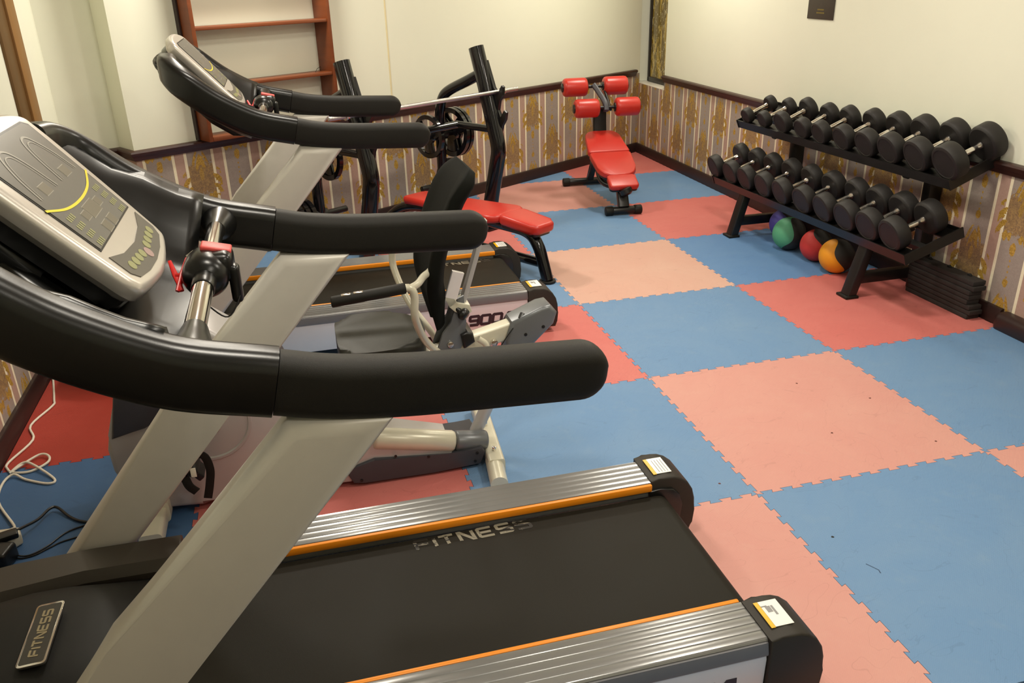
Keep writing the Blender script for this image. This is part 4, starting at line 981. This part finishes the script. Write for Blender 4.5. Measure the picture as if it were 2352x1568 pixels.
# ------------------------------------------------------------------ weight bench with uprights
BS = -3.60
def make_weight_bench():
    t = thing('weight_bench', 'black framed barbell bench with red pads by the back wall', 'weight bench', W(BS, -1.0, 0), math.atan2(TV.y, TV.x))
    # local: x along wall (s-BS), y = off+1.0
    def L(s, off, z): return Vector((s-BS, off+1.0, z))
    def tb(name, pts, r, mat=GLOSSBLK, n=20, sm=6, par=t):
        bm = newbm(); tube(bm, pts, r, n, sm); return mk(name, bm, mat, par, 60)
    for s in (-3.00, -4.14):
        bm = newbm(); P = spline([L(s, -.775, 1.295), L(s, -.84, 1.08), L(s, -.925, .78), L(s, -.965, .62), L(s, -.945, .50), L(s, -.89, .28), L(s, -.83, .02)], 6)
        sweep(bm, P, circ(.060, 22, .80), up=(0, 1, 0)); po = mk('upright_post', bm, GLOSSBLK, t, 60)
        bm = newbm(); addbox(bm, L(s, -.84, .015), (.13, .13, .02), bev=.006); addbox(bm, L(s, -.845, .06), (.07, .07, .07), bev=.02); mk('post_foot', bm, GLOSSBLK, po)
        # hook bracket
        sx = .035 if s > BS else .035
        bm = newbm(); R_ = lambda q, a: L(s+a, q[0], q[1])
        plate = [(-.835, 1.21), (-.86, 1.21), (-.925, 1.03), (-.965, .99), (-1.00, 1.05), (-1.015, 1.04), (-1.01, .985), (-.975, .945), (-.96, .88), (-.985, .83), (-1.02, .885), (-1.04, .87), (-1.03, .82), (-.995, .775), (-.975, .70), (-.95, .70), (-.90, .90)]
        addprism(bm, plate, R_, .010, .036, .002, 2); hk = mk('bar_hook_plate', bm, SATBLK, t)
        for q in ((-.905, .985), (-.955, .755), (-.855, 1.165)):
            bm = newbm(); cylr(bm, L(s+.034, *q), L(s+.040, *q), .012, .002, 12); mk('bolt', bm, STEELBAR, hk)
        # rear side frame
        tb('rear_brace', [L(s, -.80, 1.115), L(s, -.68, 1.065), L(s, -.48, .985), L(s, -.40, .925), L(s, -.36, .82), L(s, -.35, .70), L(s, -.35, .40), L(s, -.35, .06)], .038)
        tb('side_tube', [L(s, -.91, .745), L(s, -.72, .745), L(s, -.55, .745)], .026)
        bm = newbm(); addbox(bm, L(s, -.35, .03), (.11, .16, .06), bev=.012); mk('rear_foot', bm, SATBLK, t)
        # storage pegs, one pointing to the bench, one outward
        sg = 1 if s > BS else -1
        for z, a0, a1 in ((.65, -.20, .26), (.27, -.22, .22)):
            bm = newbm(); cylr(bm, L(s+sg*a0, -.35, z), L(s+sg*a1, -.35, z), .022, .004, 18); cylr(bm, L(s-.055, -.35, z), L(s+.055, -.35, z), .040, .006, 18); mk('plate_peg', bm, SATBLK, t)
    tb('crossbar', [L(-3.00, -.55, .745), L(-3.57, -.53, .735), L(-4.14, -.55, .745)], .028, sm=0)
    tb('crossbar', [L(-3.00, -.35, .10), L(-4.14, -.35, .10)], .030, sm=0)
    # spine and front leg
    tb('spine', [L(BS, -.35, .10), L(BS, -.62, .26), L(BS, -1.0, .30), L(BS, -1.60, .305), L(BS, -1.80, .29), L(BS, -1.88, .22), L(BS, -1.92, .12), L(BS, -1.955, .015)], .038)
    bm = newbm(); cylr(bm, L(BS, -1.955, .0), L(BS, -1.955, .016), .052, .004, 24); mk('leg_cap', bm, RUBBER, t)
    tb('low_tube', [L(BS, -.40, .10), L(BS, -1.50, .115), L(BS, -1.90, .115)], .030, sm=0)
    def pad(name, o0, z0, o1, z1, w0, w1, th, rf, rb):
        a = L(BS, o0, z0); b_ = L(BS, o1, z1); d = b_-a; Ln = d.length; d.normalize(); m = frame_m(a, (-1, 0, 0), d)
        def corner(cx, cy2, sx, sy, r): return [(cx-sx*r+sx*r*math.cos(q), cy2-sy*r+sy*r*math.sin(q)) for q in ([PI/2*k/4 for k in range(5)] if sx*sy > 0 else [PI/2*k/4 for k in range(5)][::-1])]
        P = corner(w1/2, Ln, 1, 1, rb)+corner(-w1/2, Ln, -1, 1, rb)+corner(-w0/2, 0, -1, -1, rf)+corner(w0/2, 0, 1, -1, rf)
        bm = newbm(); addprism(bm, P, lambda q, h: m @ Vector((q[0], q[1], h)), -th, 0, .022, 5); o = mk(name, bm, REDVINYL, t, 55)
        bm = newbm(); addprism(bm, [tuple(Vector(q)*.9+Vector((0, .01))) for q in P], lambda q, h: m @ Vector((q[0], q[1], h)), -th-.015, -th+.002); mk('pad_board', bm, SATBLK, t)
    pad('seat_pad', -1.64, .405, -1.955, .372, .235, .19, .064, .05, .05)
    pad('back_pad', -.97, .375, -1.66, .400, .22, .33, .055, .03, .10)
    pad('head_pad', -.70, .370, -.96, .375, .20, .22, .05, .03, .02)
    for o_ in [o for o in bpy.data.objects if o.parent == t]: pass
    return t
make_weight_bench()
bm = newbm(); cylr(bm, W(-2.78, -.955, 1.005), W(-4.40, -.955, 1.005), .0140, .003, 20)
bb = mk('barbell', bm, STEELBAR, None, 50); tag(bb, 'chrome barbell without plates resting on the hooks of the weight bench', 'barbell')
for s in (-2.93, -4.27):
    bm = newbm(); cylr(bm, W(s-.012, -.955, 1.005), W(s+.012, -.955, 1.005), .026, .003, 20); mk('collar', bm, CHROME, bb)
# weight plates on the pegs
def plate(R, th, s, off, z, lab):
    t = thing('weight_plate', lab, 'weight plate', W(s, off, z), math.atan2(TV.y, TV.x), 'weight plates stored on the weight bench')
    bm = newbm(); n = 48
    # rim, hub, three spokes
    def ring(r0, r1, h):
        rows = []
        for (r, x) in ((r0, -h/2), (r1, -h/2), (r1, h/2), (r0, h/2)): rows.append([bm.verts.new((x, r*math.cos(2*PI*k/n), r*math.sin(2*PI*k/n))) for k in range(n)])
        for i in range(4):
            A = rows[i]; B = rows[(i+1) % 4]
            for j in range(n): bm.faces.new((A[j], A[(j+1) % n], B[(j+1) % n], B[j]))
    ring(R*.80, R, th); ring(.024, R*.36, th*.9)
    for k in range(3):
        a = 2*PI*k/3+.5; P = [(R*.30*math.cos(a-.9), R*.30*math.sin(a-.9)), (R*.84*math.cos(a-.42), R*.84*math.sin(a-.42)), (R*.84*math.cos(a), R*.84*math.sin(a)), (R*.84*math.cos(a+.42), R*.84*math.sin(a+.42)), (R*.30*math.cos(a+.9), R*.30*math.sin(a+.9))]
        addprism(bm, P, lambda q, h: Vector((h, q[0], q[1])), -th*.32, th*.32, .002, 2)
    mk('plate_disc', bm, GLOSSBLK, t, 35)
    bm = newbm(); tube(bm, [(th*.5, R*.9*math.cos(2*PI*k/40), R*.9*math.sin(2*PI*k/40)) for k in range(40)], .005, 6, 0, closed=True); mk('raised_rim', bm, GLOSSBLK, t, 60)
plate(.185, .032, -2.88, -.35, .65, 'large black weight plate on the upper peg of the right upright, inner of two')
plate(.185, .028, -2.835, -.35, .65, 'large black weight plate on the upper peg of the right upright, outermost toward the corner')
plate(.160, .028, -3.115, -.35, .65, 'medium black weight plate on the upper right peg, on the side facing the bench')
plate(.185, .032, -2.89, -.35, .27, 'black weight plate on the lower peg of the right upright')
plate(.160, .030, -4.03, -.35, .65, 'black weight plate with oval holes seen right of the far treadmill upright')
for k, nm in enumerate(('inner', 'middle', 'outer')):
    plate(.130, .030, -4.25-.045*k, -.35, .27, f'small black weight plate low behind the far treadmill, {nm} of three')
# ------------------------------------------------------------------ cables on the floor
z = .006
wc = [(-3.776, -.95, .30), (-3.77, -1.02, .14), (-3.765, -1.13, .012), (-3.708, -1.385, z), (-3.701, -1.454, z), (-3.752, -1.627, z), (-3.711, -1.768, z), (-3.762, -1.94, z), (-3.752, -1.993, z), (-3.722, -2.029, z), (-3.657, -2.039, z), (-3.603, -1.995, .012), (-3.611, -1.944, .014), (-3.651, -1.925, .014), (-3.712, -2.005, .012), (-3.735, -2.03, z), (-3.70, -1.985, .018), (-3.66, -2.00, .018), (-3.553, -2.126, z), (-3.569, -2.156, z), (-3.66, -2.10, z), (-3.715, -2.055, .012), (-3.742, -2.111, z), (-3.720, -2.243, z), (-3.62, -2.43, .012), (-3.612, -2.48, .03)]
bm = newbm(); tube(bm, wc, .0048, 10, 5); tag(mk('white_cable', bm, CABLEW), 'white charging cable lying in loops on the mats by the left wall', 'cable')
pg = thing('power_socket', 'white plastic extension socket on the floor at the lower left edge', 'power socket', (-3.64, -2.54, 0))
bm = newbm(); addprism(bm, [(-.10, -.03), (.045, -.035), (.075, .0), (.060, .045), (-.02, .050), (-.10, .03)], lambda q, a: Vector((q[0], q[1], a)), .002, .046, .008, 3); mk('socket_body', bm, WHITEPL, pg)
bm = newbm(); addbox(bm, (-.01, -.005, .049), (.026, .014, .008), bev=.002); mk('orange_switch', bm, simple('orange_switch', lin(235, 120, 20), .4), pg)
ad = thing('power_adapter', 'black power adapter plugged beside the white socket on the floor', 'adapter', (-3.63, -2.635, 0))
bm = newbm(); addbox(bm, (0, 0, .034), (.13, .085, .064), rot=Matrix.Rotation(-.25, 3, 'Z'), bev=.012, seg=3); mk('adapter_body', bm, SATBLK, ad)
bm = newbm(); addbox(bm, (0.01, .055, .064), (.12, .045, .022), rot=Matrix.Rotation(.35, 3, 'Z'), bev=.006); mk('plug', bm, SATBLK, ad)
bm = newbm(); tube(bm, [(-3.60, -2.555, .055), (-3.575, -2.50, .04), (-3.54, -2.43, .022), (-3.515, -2.365, .02), (-3.49, -2.36, .015), (-3.44, -2.42, z), (-3.38, -2.47, z), (-3.25, -2.52, z)], .0052, 10, 5)
tag(mk('black_cable', bm, SATBLK), 'thick black power cable running from the socket across the blue mat', 'cable')
bm = newbm(); tube(bm, [(-3.578, -2.615, .02), (-3.55, -2.62, z), (-3.518, -2.615, .004), (-3.477, -2.578, .004), (-3.423, -2.508, .004), (-3.30, -2.47, .004)], .003, 8, 5)
tag(mk('thin_cable', bm, SATBLK), 'thin black cable leaving the adapter, the one nearer the bike', 'cable')
bm = newbm(); tube(bm, [(-3.578, -2.622, .012), (-3.55, -2.628, .003), (-3.512, -2.622, .003), (-3.471, -2.592, .003), (-3.43, -2.566, .003), (-3.32, -2.54, .003)], .003, 8, 5)
tag(mk('thin_cable', bm, SATBLK), 'thin black cable leaving the adapter, the one nearer the treadmill hood', 'cable')
bm = newbm(); tube(bm, [(-3.70, -.98, z), (-3.65, -1.10, z), (-3.61, -1.19, z), (-3.575, -1.255, z), (-3.53, -1.29, z), (-3.48, -1.25, z), (-3.38, -1.15, z)], .005, 8, 5)
tag(mk('black_cable', bm, SATBLK), 'short loop of black cord on the shade-darkened red mat by the left wall', 'cable')
